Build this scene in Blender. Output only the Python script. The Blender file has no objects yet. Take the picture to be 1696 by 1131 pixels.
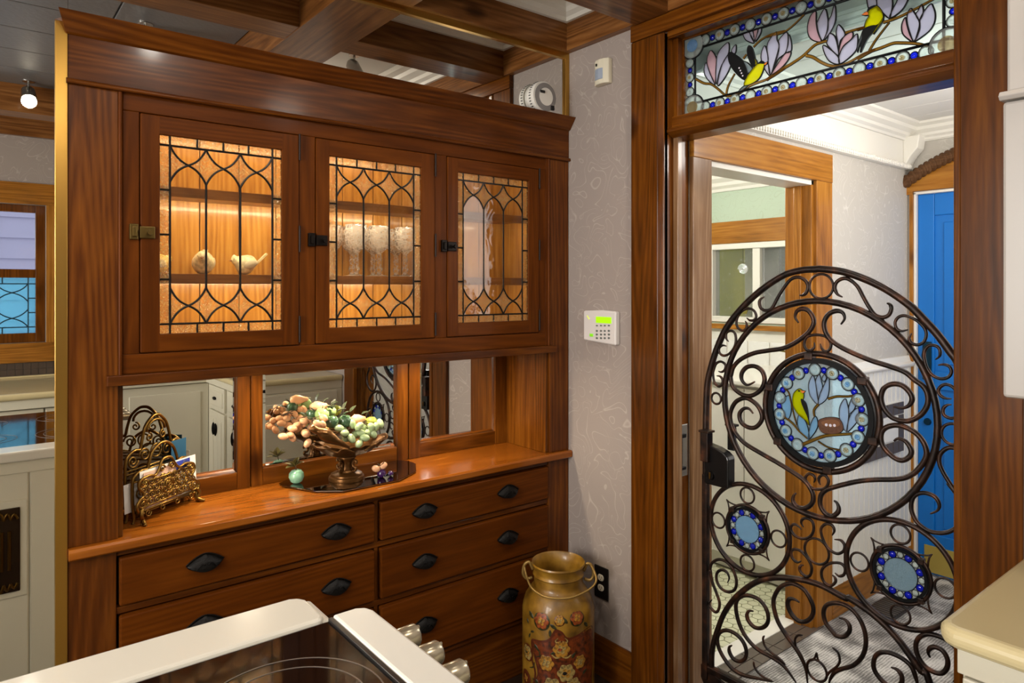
import bpy, math, random
from mathutils import Vector, Matrix
random.seed(7)
S = bpy.context.scene
COL = S.collection
PI = math.pi
# ---------------------------------------------------------------- camera
FPX, CXP, HYP, CAMH = 1140.0, 848.0, 478.0, 1.53
TH = math.atan2(1433.0, FPX)                 # heading of the optical axis
cam = bpy.data.cameras.new('camera'); camo = bpy.data.objects.new('camera', cam); COL.objects.link(camo)
camo.location = (0, 0, CAMH); camo.rotation_euler = (PI/2, 0, TH-PI/2)
cam.sensor_width = 36; cam.lens = FPX/1696*36; cam.shift_y = -(565.5-HYP)/1696
cam.clip_start = .02; S.camera = camo
# ---------------------------------------------------------------- world, view
w = bpy.data.worlds.new('World'); S.world = w; w.use_nodes = True
bg = w.node_tree.nodes['Background']; bg.inputs[0].default_value = (.93, .96, 1, 1); bg.inputs[1].default_value = 2.0
S.view_settings.view_transform = 'Standard'; S.view_settings.look = 'None'
S.view_settings.exposure = 0.0; S.view_settings.gamma = 1.0; S.view_settings.use_curve_mapping = False
def area_light(name, loc, rot, sx, sy, power, col):
    l = bpy.data.lights.new(name, 'AREA'); l.shape = 'RECTANGLE'; l.size = sx; l.size_y = sy; l.energy = power; l.color = col
    o = bpy.data.objects.new(name, l); COL.objects.link(o); o.location = loc; o.rotation_euler = rot
    return o
# daylight panels outside an added kitchen window (soft fill) and the hall window
area_light('fill_kitchen_added_window', (-2.6, .75, 1.75), (0, -PI/2, 0), 1.5, 1.9, 185, (1, .95, .88))
area_light('daylight_hall_window', (3.2, .1, 1.75), (PI/2, 0, 0), 1.3, 1.2, 22, (1, .95, .88))

# ---------------------------------------------------------------- helpers
def ray(px, py):
    k = (px-CXP)/FPX
    return (math.cos(TH)+k*math.sin(TH), math.sin(TH)-k*math.cos(TH), -(py-HYP)/FPX)
def onx(px, py, X):
    v = ray(px, py); t = X/v[0]; return (v[1]*t, CAMH+v[2]*t)
def ony(px, py, Y):
    v = ray(px, py); t = Y/v[1]; return (v[0]*t, CAMH+v[2]*t)
def onz(px, py, Z):
    v = ray(px, py); t = (Z-CAMH)/v[2]; return (v[0]*t, v[1]*t)
def cr(P, n=6, closed=False):
    P = [Vector(p) for p in P]; N = len(P); out = []
    if N < 3 and not closed: return P
    for i in range(N if closed else N-1):
        if closed: a, b, c, d = P[i-1], P[i], P[(i+1) % N], P[(i+2) % N]
        else: a, b, c, d = P[max(i-1, 0)], P[i], P[i+1], P[min(i+2, N-1)]
        for k in range(n):
            t = k/n
            out.append(.5*((2*b)+(c-a)*t+(2*a-5*b+4*c-d)*t*t+(3*b-a-3*c+d)*t**3))
    if not closed: out.append(P[-1])
    return out
class MB:
    def __init__(s): s.v = []; s.f = []
    def add(s, V, F):
        o = len(s.v); s.v += [tuple(p) for p in V]; s.f += [tuple(i+o for i in f) for f in F]; return s
    def box(s, x0, x1, y0, y1, z0, z1):
        return s.add([(x0,y0,z0),(x1,y0,z0),(x1,y1,z0),(x0,y1,z0),(x0,y0,z1),(x1,y0,z1),(x1,y1,z1),(x0,y1,z1)],
                     [(0,3,2,1),(4,5,6,7),(0,1,5,4),(1,2,6,5),(2,3,7,6),(3,0,4,7)])
    def prism(s, prof, axis, a, b):
        n = len(prof); V = []
        for t in (a, b):
            for p, q in prof:
                V.append({'x': (t, p, q), 'y': (p, t, q), 'z': (p, q, t)}[axis])
        F = [tuple(range(n))[::-1], tuple(range(n, 2*n))]+[(i, (i+1) % n, n+(i+1) % n, n+i) for i in range(n)]
        return s.add(V, F)
    def tube(s, path, r, seg=8, closed=False, flat=1.0):
        P = [Vector(p) for p in path]; n = len(P)
        R = r if isinstance(r, (list, tuple)) else [r]*n
        T = []
        for i in range(n):
            if closed: t = P[(i+1) % n]-P[i-1]
            else: t = P[min(i+1, n-1)]-P[max(i-1, 0)]
            if t.length < 1e-9: t = Vector((0, 0, 1))
            T.append(t.normalized())
        u = T[0].orthogonal().normalized(); V = []
        for i in range(n):
            u = (u-T[i]*u.dot(T[i]))
            if u.length < 1e-6: u = T[i].orthogonal()
            u.normalize(); w_ = T[i].cross(u)
            for k in range(seg):
                a = 2*PI*k/seg
                V.append(P[i]+R[i]*(math.cos(a)*u+math.sin(a)*flat*w_))
        F = []
        for i in range(n if closed else n-1):
            j = (i+1) % n
            for k in range(seg):
                F.append((i*seg+k, i*seg+(k+1) % seg, j*seg+(k+1) % seg, j*seg+k))
        if not closed: F += [tuple(range(seg))[::-1], tuple((n-1)*seg+k for k in range(seg))]
        return s.add(V, F)
    def lathe(s, prof, c=(0, 0, 0), seg=32, axis='z', sx=1, sy=1, ang=0):
        V = []; m = len(prof); ca, sa = math.cos(ang), math.sin(ang)
        for r, z in prof:
            for k in range(seg):
                a = 2*PI*k/seg; p, q = r*math.cos(a)*sx, r*math.sin(a)*sy
                p, q = p*ca-q*sa, p*sa+q*ca
                d = {'z': (p, q, z), 'x': (z, p, q), 'y': (q, z, p)}[axis]
                V.append((c[0]+d[0], c[1]+d[1], c[2]+d[2]))
        F = [(i*seg+k, i*seg+(k+1) % seg, (i+1)*seg+(k+1) % seg, (i+1)*seg+k) for i in range(m-1) for k in range(seg)]
        loop = prof[0] == prof[-1]
        if prof[0][0] > 1e-6 and not loop: F.append(tuple(range(seg))[::-1])
        if prof[-1][0] > 1e-6 and not loop: F.append(tuple((m-1)*seg+k for k in range(seg)))
        return s.add(V, F)
    def ell(s, c, r, rot=None, nu=14, nv=9):
        V = []; M = rot if rot is not None else Matrix.Identity(3)
        for j in range(nv+1):
            th = PI*j/nv
            for i in range(nu):
                a = 2*PI*i/nu
                V.append(Vector(c)+M @ Vector((r[0]*math.sin(th)*math.cos(a), r[1]*math.sin(th)*math.sin(a), r[2]*math.cos(th))))
        F = [(j*nu+i, (j+1)*nu+i, (j+1)*nu+(i+1) % nu, j*nu+(i+1) % nu) for j in range(nv) for i in range(nu)]
        return s.add(V, F)
    def xf(s, fn): s.v = [tuple(fn(Vector(p))) for p in s.v]; return s
WL = {}
def tag(o, label=None, cat=None, group=None, kind=None):
    if label: o['label'] = label
    if cat: o['category'] = cat
    if group: o['group'] = group
    if kind: o['kind'] = kind
    return o
def build(mb, name, mat, parent=None, bevel=0, smooth=False, seg=2):
    vs = mb.v; lo = [min(v[i] for v in vs) for i in range(3)]; hi = [max(v[i] for v in vs) for i in range(3)]
    c = Vector([(lo[i]+hi[i])/2 for i in range(3)])
    if parent is None: c.z = lo[2]
    me = bpy.data.meshes.new(name); me.from_pydata([tuple(Vector(v)-c) for v in vs], [], mb.f)
    import bmesh
    bm = bmesh.new(); bm.from_mesh(me); bmesh.ops.recalc_face_normals(bm, faces=bm.faces); bm.to_mesh(me); bm.free()
    me.materials.append(mat)
    if smooth:
        for p in me.polygons: p.use_smooth = True
        if smooth != 'all':
            try: me.set_sharp_from_angle(angle=math.radians(40))
            except Exception: pass
    o = bpy.data.objects.new(name, me); COL.objects.link(o); WL[o.name] = c
    if parent is not None: o.parent = parent; o.location = c-WL[parent.name]
    else: o.location = c
    if bevel:
        m = o.modifiers.new('bevel', 'BEVEL'); m.width = bevel; m.segments = seg; m.limit_method = 'ANGLE'; m.angle_limit = math.radians(35)
    return o
def empty(name, loc, label, cat, group=None):
    o = bpy.data.objects.new(name, None); COL.objects.link(o); o.location = loc; o.empty_display_size = .05
    WL[o.name] = Vector(loc); return tag(o, label, cat, group)
def dup(o, loc, parent=None, rotz=0, scale=None):
    c = o.copy(); COL.objects.link(c); c.parent = parent; c.location = loc
    if rotz: c.rotation_euler = (0, 0, rotz)
    if scale: c.scale = scale
    return c
def struct(mb, name, mat, bevel=0, smooth=False): return tag(build(mb, name, mat, None, bevel, smooth), kind='structure')
def bx(*a): return MB().box(*a)

# ---------------------------------------------------------------- materials
def newmat(name):
    m = bpy.data.materials.new(name); m.use_nodes = True; nt = m.node_tree
    return m, nt, nt.nodes['Principled BSDF']
def srgb(r, g, b):
    f = lambda c: (c/255/12.92) if c/255 <= .04045 else ((c/255+.055)/1.055)**2.4
    return (f(r), f(g), f(b), 1)
def plain(name, rgb, rough=.5, metal=0, spec=.5, coat=0, emit=0, bump=0, bscale=200, trans=0, ior=1.45, sss=0):
    m, nt, b = newmat(name); b.inputs['Base Color'].default_value = srgb(*rgb); b.inputs['Roughness'].default_value = rough
    b.inputs['Metallic'].default_value = metal; b.inputs['Specular IOR Level'].default_value = spec
    b.inputs['Coat Weight'].default_value = coat; b.inputs['Coat Roughness'].default_value = .08
    b.inputs['Transmission Weight'].default_value = trans; b.inputs['IOR'].default_value = ior
    if sss: b.inputs['Subsurface Weight'].default_value = sss; b.inputs['Subsurface Radius'].default_value = (.02, .02, .02); b.inputs['Subsurface Scale'].default_value = .4
    if emit: b.inputs['Emission Color'].default_value = srgb(*rgb); b.inputs['Emission Strength'].default_value = emit
    if bump: bumpnode(nt, b, bscale, bump)
    return m
def N(nt, t, **k):
    n = nt.nodes.new(t)
    for a, v in k.items(): setattr(n, a, v)
    return n
def bumpnode(nt, b, scale, strength, vec=None, dist=.002):
    n = N(nt, 'ShaderNodeTexNoise'); n.inputs['Scale'].default_value = scale; n.inputs['Detail'].default_value = 3
    tc = N(nt, 'ShaderNodeTexCoord'); nt.links.new(vec or tc.outputs['Object'], n.inputs['Vector'])
    bp = N(nt, 'ShaderNodeBump'); bp.inputs['Strength'].default_value = strength; bp.inputs['Distance'].default_value = dist
    nt.links.new(n.outputs[0], bp.inputs['Height']); nt.links.new(bp.outputs[0], b.inputs['Normal'])
def ramp(nt, src, stops):
    r = N(nt, 'ShaderNodeValToRGB'); e = r.color_ramp.elements
    while len(e) < len(stops): e.new(.5)
    for i, (p, c) in enumerate(stops): e[i].position = p; e[i].color = c
    nt.links.new(src, r.inputs[0]); return r
def math_(nt, op, a, b=None, c=None):
    n = N(nt, 'ShaderNodeMath', operation=op)
    for i, x in enumerate((a, b, c)):
        if x is None: continue
        if isinstance(x, (int, float)): n.inputs[i].default_value = x
        else: nt.links.new(x, n.inputs[i])
    return n.outputs[0]
def wood(name, dark, mid, light, axis='z', rough=.32, coat=.25, knots=False, grain=1.0):
    spec = .08 if 'face' in name else .16
    m, nt, b = newmat(name)
    tc = N(nt, 'ShaderNodeTexCoord'); oi = N(nt, 'ShaderNodeObjectInfo')
    off = N(nt, 'ShaderNodeVectorMath', operation='SCALE'); off.inputs[0].default_value = (13.1, 7.7, 17.3)
    nt.links.new(oi.outputs['Random'], off.inputs['Scale'])
    ad = N(nt, 'ShaderNodeVectorMath', operation='ADD'); nt.links.new(tc.outputs['Object'], ad.inputs[0]); nt.links.new(off.outputs[0], ad.inputs[1])
    mp = N(nt, 'ShaderNodeMapping'); sc = [1, 1, 1]; sc['xyz'.index(axis)] = .07
    mp.inputs['Scale'].default_value = sc; nt.links.new(ad.outputs[0], mp.inputs['Vector'])
    n1 = N(nt, 'ShaderNodeTexNoise'); n1.inputs['Scale'].default_value = 5*grain; n1.inputs['Detail'].default_value = 1; n1.inputs['Distortion'].default_value = .5
    nt.links.new(mp.outputs[0], n1.inputs['Vector'])
    rings = math_(nt, 'FRACT', math_(nt, 'MULTIPLY', n1.outputs[0], 17.0))
    rings = math_(nt, 'ABSOLUTE', math_(nt, 'SUBTRACT', math_(nt, 'MULTIPLY', rings, 2.0), 1.0))
    n2 = N(nt, 'ShaderNodeTexNoise'); n2.inputs['Scale'].default_value = 90*grain; n2.inputs['Detail'].default_value = 4
    nt.links.new(mp.outputs[0], n2.inputs['Vector'])
    n3 = N(nt, 'ShaderNodeTexNoise'); n3.inputs['Scale'].default_value = 2.4; n3.inputs['Detail'].default_value = 2
    nt.links.new(ad.outputs[0], n3.inputs['Vector'])
    f = math_(nt, 'ADD', math_(nt, 'MULTIPLY', rings, .17), math_(nt, 'MULTIPLY', n2.outputs[0], .46))
    f = math_(nt, 'ADD', f, math_(nt, 'MULTIPLY', n3.outputs[0], .42))
    f = math_(nt, 'ADD', f, math_(nt, 'MULTIPLY', oi.outputs['Random'], .06))
    r = ramp(nt, f, [(.28, srgb(*dark)), (.55, srgb(*mid)), (.86, srgb(*light))])
    col = r.outputs[0]
    if knots:
        v = N(nt, 'ShaderNodeTexVoronoi'); mk = N(nt, 'ShaderNodeMapping'); sk = [1, 1, 1]; sk['xyz'.index(axis)] = .55; mk.inputs['Scale'].default_value = sk
        nt.links.new(ad.outputs[0], mk.inputs['Vector']); nt.links.new(mk.outputs[0], v.inputs['Vector']); v.inputs['Scale'].default_value = 4.2
        kr = ramp(nt, v.outputs['Distance'], [(.0, (.12, .10, .09, 1)), (.07, (.3, .25, .22, 1)), (.15, (1, 1, 1, 1))])
        mx = N(nt, 'ShaderNodeMix', data_type='RGBA', blend_type='MULTIPLY'); mx.inputs[0].default_value = .85
        nt.links.new(col, mx.inputs[6]); nt.links.new(kr.outputs[0], mx.inputs[7]); col = mx.outputs[2]
    nt.links.new(col, b.inputs['Base Color'])
    b.inputs['Roughness'].default_value = rough; b.inputs['Specular IOR Level'].default_value = spec; b.inputs['Coat Weight'].default_value = coat; b.inputs['Coat Roughness'].default_value = .12
    bp = N(nt, 'ShaderNodeBump'); bp.inputs['Strength'].default_value = .12; bp.inputs['Distance'].default_value = .001
    nt.links.new(n2.outputs[0], bp.inputs['Height']); nt.links.new(bp.outputs[0], b.inputs['Normal'])
    return m
W = {}
for ax in 'xyz':
    W['hutch'+ax] = wood('hutch_fir_'+ax, (44, 18, 3), (79, 38, 6), (118, 66, 17), ax, coat=.12)
    W['face'+ax] = wood('hutch_face_frame_fir_'+ax, (62, 27, 3), (84, 40, 5), (105, 54, 10), ax, rough=.42, coat=.02)
    W['case'+ax] = wood('door_casing_fir_'+ax, (48, 22, 2), (90, 47, 7), (126, 74, 18), ax, rough=.28, coat=.2, knots=True)
    W['beam'+ax] = wood('ceiling_beam_fir_'+ax, (66, 36, 14), (118, 74, 36), (160, 110, 62), ax, rough=.3, coat=.2, knots=True)
    W['hall'+ax] = wood('hall_casing_fir_'+ax, (96, 58, 16), (150, 96, 32), (184, 128, 54), ax, rough=.36, coat=.12, knots=True)
    W['worn'+ax] = wood('worn_glare_jamb_fir_'+ax, (84, 58, 36), (124, 90, 60), (158, 128, 98), ax, rough=.3, coat=.25, knots=True)  # mostly hall-light glare on the worn jamb, put into the wood colour
    W['oak'+ax] = wood('carved_oak_'+ax, (58, 36, 20), (84, 56, 34), (108, 76, 50), ax, rough=.5, coat=0)
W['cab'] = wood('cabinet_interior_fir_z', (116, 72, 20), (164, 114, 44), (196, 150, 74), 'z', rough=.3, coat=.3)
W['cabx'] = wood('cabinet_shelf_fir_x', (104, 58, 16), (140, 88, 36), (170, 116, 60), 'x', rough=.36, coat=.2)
def wallpaper(name, base, line, amount=1.0):
    m, nt, b = newmat(name); tc = N(nt, 'ShaderNodeTexCoord')
    def lines(scale, k, wd, off):
        mp = N(nt, 'ShaderNodeMapping'); mp.inputs['Location'].default_value = off; nt.links.new(tc.outputs['Object'], mp.inputs['Vector'])
        n = N(nt, 'ShaderNodeTexNoise'); n.inputs['Scale'].default_value = scale; n.inputs['Detail'].default_value = 0; n.inputs['Distortion'].default_value = 1.6
        nt.links.new(mp.outputs[0], n.inputs['Vector'])
        t = math_(nt, 'FRACT', math_(nt, 'MULTIPLY', n.outputs[0], k))
        t = math_(nt, 'ABSOLUTE', math_(nt, 'SUBTRACT', t, .5))
        return ramp(nt, t, [(0, (1, 1, 1, 1)), (wd, (.6, .6, .6, 1)), (wd*2, (0, 0, 0, 1))]).outputs[0]
    l1 = lines(7, 5.0, .032, (0, 0, 0)); l2 = lines(9.5, 4.0, .030, (3, 5, 7))
    mk = N(nt, 'ShaderNodeTexNoise'); mk.inputs['Scale'].default_value = 6; nt.links.new(tc.outputs['Object'], mk.inputs['Vector'])
    msk = ramp(nt, mk.outputs[0], [(.42, (0, 0, 0, 1)), (.52, (1, 1, 1, 1))]).outputs[0]
    l = math_(nt, 'MAXIMUM', math_(nt, 'MULTIPLY', l1, msk), math_(nt, 'MULTIPLY', l2, math_(nt, 'SUBTRACT', 1.0, msk)))
    mx = N(nt, 'ShaderNodeMix', data_type='RGBA'); mx.inputs[6].default_value = srgb(*base); mx.inputs[7].default_value = srgb(*line)
    nt.links.new(math_(nt, 'MULTIPLY', l, .62*amount), mx.inputs[0]); nt.links.new(mx.outputs[2], b.inputs['Base Color'])
    b.inputs['Roughness'].default_value = .62; return m
PAPER = wallpaper('wallpaper_vine', (152, 140, 133), (184, 172, 163))
PAPER_HALL = wallpaper('wallpaper_hall_vine', (186, 180, 170), (214, 209, 200))
PAPER_GREEN = wallpaper('wallpaper_green_floral', (178, 194, 172), (150, 150, 110), .5)
WHITE = plain('white_enamel_paint', (226, 222, 212), .28, coat=.2)
CREAM = plain('cream_cabinet_paint', (214, 208, 188), .35)
CTOP = plain('cream_solid_surface', (220, 214, 200), .22, coat=.3)
CTOP2 = plain('tan_cream_solid_surface', (206, 190, 146), .22, coat=.3)
CABW = plain('upper_cabinet_enamel', (182, 176, 170), .32, coat=.1)
CEILW = plain('white_embossed_ceiling', (222, 219, 212), .7, bump=.5, bscale=28)
def glassy(name, tint, haze, haze_col, gloss=.10, bump=0, bscale=60, rough=.02, mottle=False):
    m, nt, b = newmat(name); nt.nodes.remove(b); out = nt.nodes['Material Output']
    tr = N(nt, 'ShaderNodeBsdfTransparent'); tr.inputs[0].default_value = [c**.5 for c in srgb(*tint)]; haze = 1-(1-haze)**.5
    tl = N(nt, 'ShaderNodeBsdfTranslucent'); tl.inputs[0].default_value = srgb(*haze_col)
    df = N(nt, 'ShaderNodeBsdfDiffuse'); df.inputs[0].default_value = srgb(*haze_col)
    gl = N(nt, 'ShaderNodeBsdfGlossy'); gl.inputs['Roughness'].default_value = rough
    m0 = N(nt, 'ShaderNodeMixShader'); m0.inputs[0].default_value = .3; nt.links.new(tl.outputs[0], m0.inputs[1]); nt.links.new(df.outputs[0], m0.inputs[2])
    m1 = N(nt, 'ShaderNodeMixShader'); m1.inputs[0].default_value = haze; nt.links.new(tr.outputs[0], m1.inputs[1]); nt.links.new(m0.outputs[0], m1.inputs[2])
    m2 = N(nt, 'ShaderNodeMixShader'); nt.links.new(m1.outputs[0], m2.inputs[1]); nt.links.new(gl.outputs[0], m2.inputs[2])
    lw = N(nt, 'ShaderNodeFresnel'); lw.inputs[0].default_value = 1.35
    nt.links.new(math_(nt, 'ADD', math_(nt, 'MULTIPLY', lw.outputs[0], .36), gloss*.12), m2.inputs[0]); nt.links.new(m2.outputs[0], out.inputs[0])
    if bump:
        n = N(nt, 'ShaderNodeTexNoise'); n.inputs['Scale'].default_value = bscale; n.inputs['Detail'].default_value = 2; n.inputs['Distortion'].default_value = 2
        tc = N(nt, 'ShaderNodeTexCoord'); nt.links.new(tc.outputs['Object'], n.inputs['Vector'])
        bp = N(nt, 'ShaderNodeBump'); bp.inputs['Strength'].default_value = bump; bp.inputs['Distance'].default_value = .004
        nt.links.new(n.outputs[0], bp.inputs['Height'])
        for k in (gl, tl, df, lw): nt.links.new(bp.outputs[0], k.inputs['Normal'])
        if mottle:  # uneven haze colour stands in for crinkled highlights on the hammered glass
            hz = math_(nt, 'MULTIPLY', ramp(nt, n.outputs[0], [(.43, (.15, .15, .15, 1)), (.58, (1, 1, 1, 1))]).outputs[0], haze*1.3)
            nt.links.new(hz, m1.inputs[0])
    return m
G_CLEAR = glassy('clear_old_glass', (246, 240, 228), .03, (230, 220, 200), bump=.25, bscale=9)
G_TEX = glassy('hammered_cathedral_glass', (250, 236, 206), .45, (244, 216, 150), gloss=.3, bump=1.0, bscale=110, rough=.1, mottle=True)
G_SKY = glassy('pale_aqua_streaky_glass', (222, 240, 240), .10, (206, 232, 234), bump=.4, bscale=14)
G_PETAL = glassy('mauve_opalescent_glass', (214, 208, 226), .72, (226, 218, 240), bump=.2, bscale=30)
G_PINK = glassy('pink_opalescent_glass', (232, 192, 202), .72, (240, 198, 210), bump=.2, bscale=30)
G_YEL = glassy('yellow_glass', (255, 242, 20), .6, (255, 244, 20), bump=.1)
G_BRANCH = glassy('amber_brown_glass', (176, 132, 60), .6, (200, 150, 66))
G_BLUE = glassy('cobalt_glass_gem', (24, 44, 240), .5, (30, 56, 250), gloss=.3)
G_ROUND = glassy('clear_pressed_roundel_glass', (232, 242, 240), .6, (240, 246, 242), gloss=.3, bump=.4, bscale=90)
G_ROUNDC = glassy('amber_tinted_roundel_centre', (206, 184, 140), .5, (206, 186, 150), gloss=.3, bump=.4, bscale=90)
G_ICE = glassy('ice_blue_pressed_glass', (160, 206, 248), .5, (165, 212, 252), gloss=.3, bump=.8, bscale=150)
G_GREY = glassy('grey_glass', (150, 160, 165), .7, (160, 170, 175))
G_BLK = plain('black_glass_paint', (6, 7, 9), .5, spec=.2)
G_AQUA = glassy('aqua_ripple_glass', (150, 232, 250), .4, (160, 236, 252), bump=.8, bscale=30)
G_FROST = glassy('obscure_window_glass', (225, 225, 222), .35, (200, 200, 196), bump=.6, bscale=150)
G_WIN = glassy('window_glass', (240, 246, 248), .03, (230, 236, 240))
LEAD = plain('dark_lead_came', (30, 26, 24), .35, metal=.6)
MIRROR = plain('silvered_mirror', (232, 232, 228), .0, metal=1)
BRASS = plain('polished_brass_trim', (196, 152, 74), .28, metal=1)
BRASS2 = plain('antique_cast_brass', (128, 98, 46), .34, metal=1, bump=.4, bscale=120)
BRONZE = plain('bronze_cast_resin', (92, 60, 26), .34, metal=.75, bump=.5, bscale=70)
IRONB = plain('black_iron_pull', (22, 20, 19), .38, metal=.7, bump=.6, bscale=160)
def iron_gate():
    m, nt, b = newmat('rusty_brown_wrought_iron'); tc = N(nt, 'ShaderNodeTexCoord'); n = N(nt, 'ShaderNodeTexNoise'); n.inputs['Scale'].default_value = 26; n.inputs['Detail'].default_value = 4
    nt.links.new(tc.outputs['Object'], n.inputs['Vector'])
    r = ramp(nt, n.outputs[0], [(.38, srgb(26, 18, 15)), (.58, srgb(52, 33, 24)), (.76, srgb(92, 54, 34))]); nt.links.new(r.outputs[0], b.inputs['Base Color'])
    b.inputs['Metallic'].default_value = .55; b.inputs['Roughness'].default_value = .42; return m
IRON = iron_gate()
# ================================================================ STRUCTURE
FZ = -.04; XB = 2.03; YM = 2.172; YC = -1.25; XL = -2.2; ZC = 2.78
DARKTILE = plain('dark_brown_floor_tile', (44, 32, 26), .3, coat=.2, bump=.3, bscale=30)
fl = struct(bx(XL, XB+.14, YC, 2.5, FZ-.1, FZ), 'floor', DARKTILE)
# back wall (mirror wall) leaves the hutch recess open
struct(MB().box(XL, .214, YM, YM+.32, FZ, ZC).box(.214, XB, YM, YM+.32, 2.2, ZC).box(.214, XB, 2.50, 2.54, FZ, 2.25), 'wall_back', PAPER)
# right wall with the gate opening and transom opening
struct(MB().box(XB, XB+.12, 1.65, 3.3, FZ, ZC).box(XB, XB+.12, YC, .68, FZ, ZC).box(XB, XB+.12, .68, 1.65, 2.476, ZC), 'wall_right', PAPER)
# front wall (behind the camera) with the sink window opening
WX0, WX1, WZ0, WZ1 = -.46, .43, 1.17, 2.09
struct(MB().box(XL, WX0, YC-.14, YC, FZ, ZC).box(WX1, XB+.12, YC-.14, YC, FZ, ZC).box(WX0, WX1, YC-.14, YC, FZ, WZ0).box(WX0, WX1, YC-.14, YC, WZ1, ZC), 'wall_front', PAPER)
# left wall with a tall unseen window, added to let in soft fill
struct(MB().box(XL-.14, XL, YC, 0, FZ, ZC).box(XL-.14, XL, 1.5, YM+.32, FZ, ZC).box(XL-.14, XL, 0, 1.5, FZ, .9).box(XL-.14, XL, 0, 1.5, 2.5, ZC), 'wall_left', PAPER)
wn = struct(MB().box(XL-.1, XL-.04, 0, .06, .9, 2.5).box(XL-.1, XL-.04, 1.44, 1.5, .9, 2.5).box(XL-.1, XL-.04, .06, 1.44, .9, .96).box(XL-.1, XL-.04, .06, 1.44, 2.44, 2.5).box(XL-.1, XL-.04, .72, .78, .96, 2.44), 'window_added_3', WHITE)
struct(bx(XL-.14, XB+.12, YC-.14, 3.3, ZC, ZC+.1), 'ceiling', CEILW)

# ---- coffered ceiling: perimeter beams, main beams along y, cross beams along x
ZB = 2.537
n_tr = [0]
def trim(mb, mat, bevel=.002, smooth=False):
    n_tr[0] += 1
    return struct(mb, 'trim_%d' % n_tr[0], mat, bevel, smooth)
trim(bx(XL, XB, YM-.035, YM, ZB, ZC), W['beamx'])
trim(bx(XB-.035, XB, YC, YM-.035, ZB, ZC), W['beamy'])
trim(bx(XL, XB-.035, YC, YC+.035, ZB, ZC), W['beamx'])
trim(bx(XL, XL+.035, YC+.035, YM-.035, ZB, ZC), W['beamy'])
BX = [(-1.25, -1.01), (1.005, 1.245)]; BY = [(1.60, 1.76), (-.62, -.46)]
for a, b in BX: trim(bx(a, b, YC+.035, YM-.035, 2.53, ZC), W['beamy'])
xs = [XL+.035]+[t for p in BX for t in p]+[XB-.035]; ys = [YC+.035, -.62, -.46, 1.60, 1.76, YM-.035]
for i in range(0, 6, 2):
    for a, b in BY: trim(bx(xs[i], xs[i+1], a, b, 2.532, ZC), W['beamx'])
# crown moulding inside the white coffers, charcoal metal panels in the middle ones
CRP = [(0, 0), (.012, 0), (.016, .012), (.03, .022), (.034, .036), (.055, .052), (.06, .068), (.082, .08), (.086, .1), (0, .1)]
def crown_ring(x0, x1, y0, y1, zt, mat, sc=1.0, zb=None):
    zb = zt-.1*sc
    m = MB()
    ring = []
    for (p, q) in CRP[:-1]:
        o = p*sc; z = zb+q*sc
        ring.append([(x0+o, y0+o, z), (x1-o, y0+o, z), (x1-o, y1-o, z), (x0+o, y1-o, z)])
    V = [p for r in ring for p in r]; F = []
    for i in range(len(ring)-1):
        for k in range(4): F.append((i*4+k, i*4+(k+1) % 4, (i+1)*4+(k+1) % 4, (i+1)*4+k))
    return m.add(V, F)
CHAR = plain('charcoal_metal_ceiling_panel', (114, 110, 109), .42, metal=.3, bump=.8, bscale=45)
for i in range(0, 6, 2):
    for j in range(0, 6, 2):
        x0, x1, y0, y1 = xs[i], xs[i+1], ys[j], ys[j+1]
        dark = (i == 2 and j >= 2)
        if not dark:
            trim(crown_ring(x0, x1, y0, y1, ZC-.002, WHITE, 1.25), WHITE, 0)
        else:
            base = struct(bx(x0, x1, y0, y1, 2.70, 2.706), 'ceiling_panel', CHAR)
            nx, ny = 4, max(1, round((y1-y0)/.36)); dx, dy = (x1-x0)/nx, (y1-y0)/ny; first = None
            for a in range(nx):
                for b in range(ny):
                    c = Vector((x0+dx*(a+.5), y0+dy*(b+.5), 2.694))
                    if first is None:
                        first = build(bx(c.x-dx/2+.003, c.x+dx/2-.003, c.y-dy/2+.003, c.y+dy/2-.003, 2.688, 2.7), 'panel', CHAR, base, .003)
                    else:
                        q = dup(first, c-WL[base.name], base)

# ---- spot fixtures under the charcoal panels and in the white coffers
SPOTM = plain('lamp_glass_lit', (255, 240, 215), .3, emit=14)
CHROME = plain('brushed_nickel', (190, 188, 184), .25, metal=1)
def spot(x, y, z, tx, ty, power, label, size=1.9):
    e = empty('ceiling_spotlight', (x, y, z-.1), label, 'spotlight', 'kitchen ceiling spotlights')
    d = Vector((tx-x, ty-y, -1.6)).normalized(); rot = d.to_track_quat('-Z', 'Y').to_matrix(); c = Vector((x, y, z-.075))
    build(MB().lathe([(.0, .004), (.03, .004), (.03, 0), (.0, 0)], (x, y, z-.005), 20), 'mount', CHROME, e, smooth=True)
    build(MB().tube([(x, y, z-.005), (x, y, z-.05)], .006), 'stem', CHROME, e, smooth=True)
    can = MB().lathe([(.0, .05), (.022, .05), (.034, .03), (.04, -.045), (.036, -.045), (.03, .02), (.0, .03)], (0, 0, 0), 24); can.xf(lambda p: rot @ p+c)
    build(can, 'housing', CHROME, e, smooth=True)
    bl = MB().lathe([(.0, -.036), (.033, -.036), (.033, -.03), (0, -.03)], (0, 0, 0), 20); bl.xf(lambda p: rot @ p+c); build(bl, 'lens', SPOTM, e, smooth=True)
    l = bpy.data.lights.new('spot', 'SPOT'); l.energy = power; l.color = (1, .92, .8); l.spot_size = size; l.spot_blend = .9; l.shadow_soft_size = .035
    lo = bpy.data.objects.new('spot_lamp', l); COL.objects.link(lo); lo.parent = e; lo.location = c+d*.06-WL[e.name]; lo.rotation_euler = d.to_track_quat('-Z', 'Y').to_euler()
SPP = 24
spot(.62, .98, 2.69, 1.0, 2.2, SPP, 'nickel spotlight aimed at the hutch doors, nearest the mirror')
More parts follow.
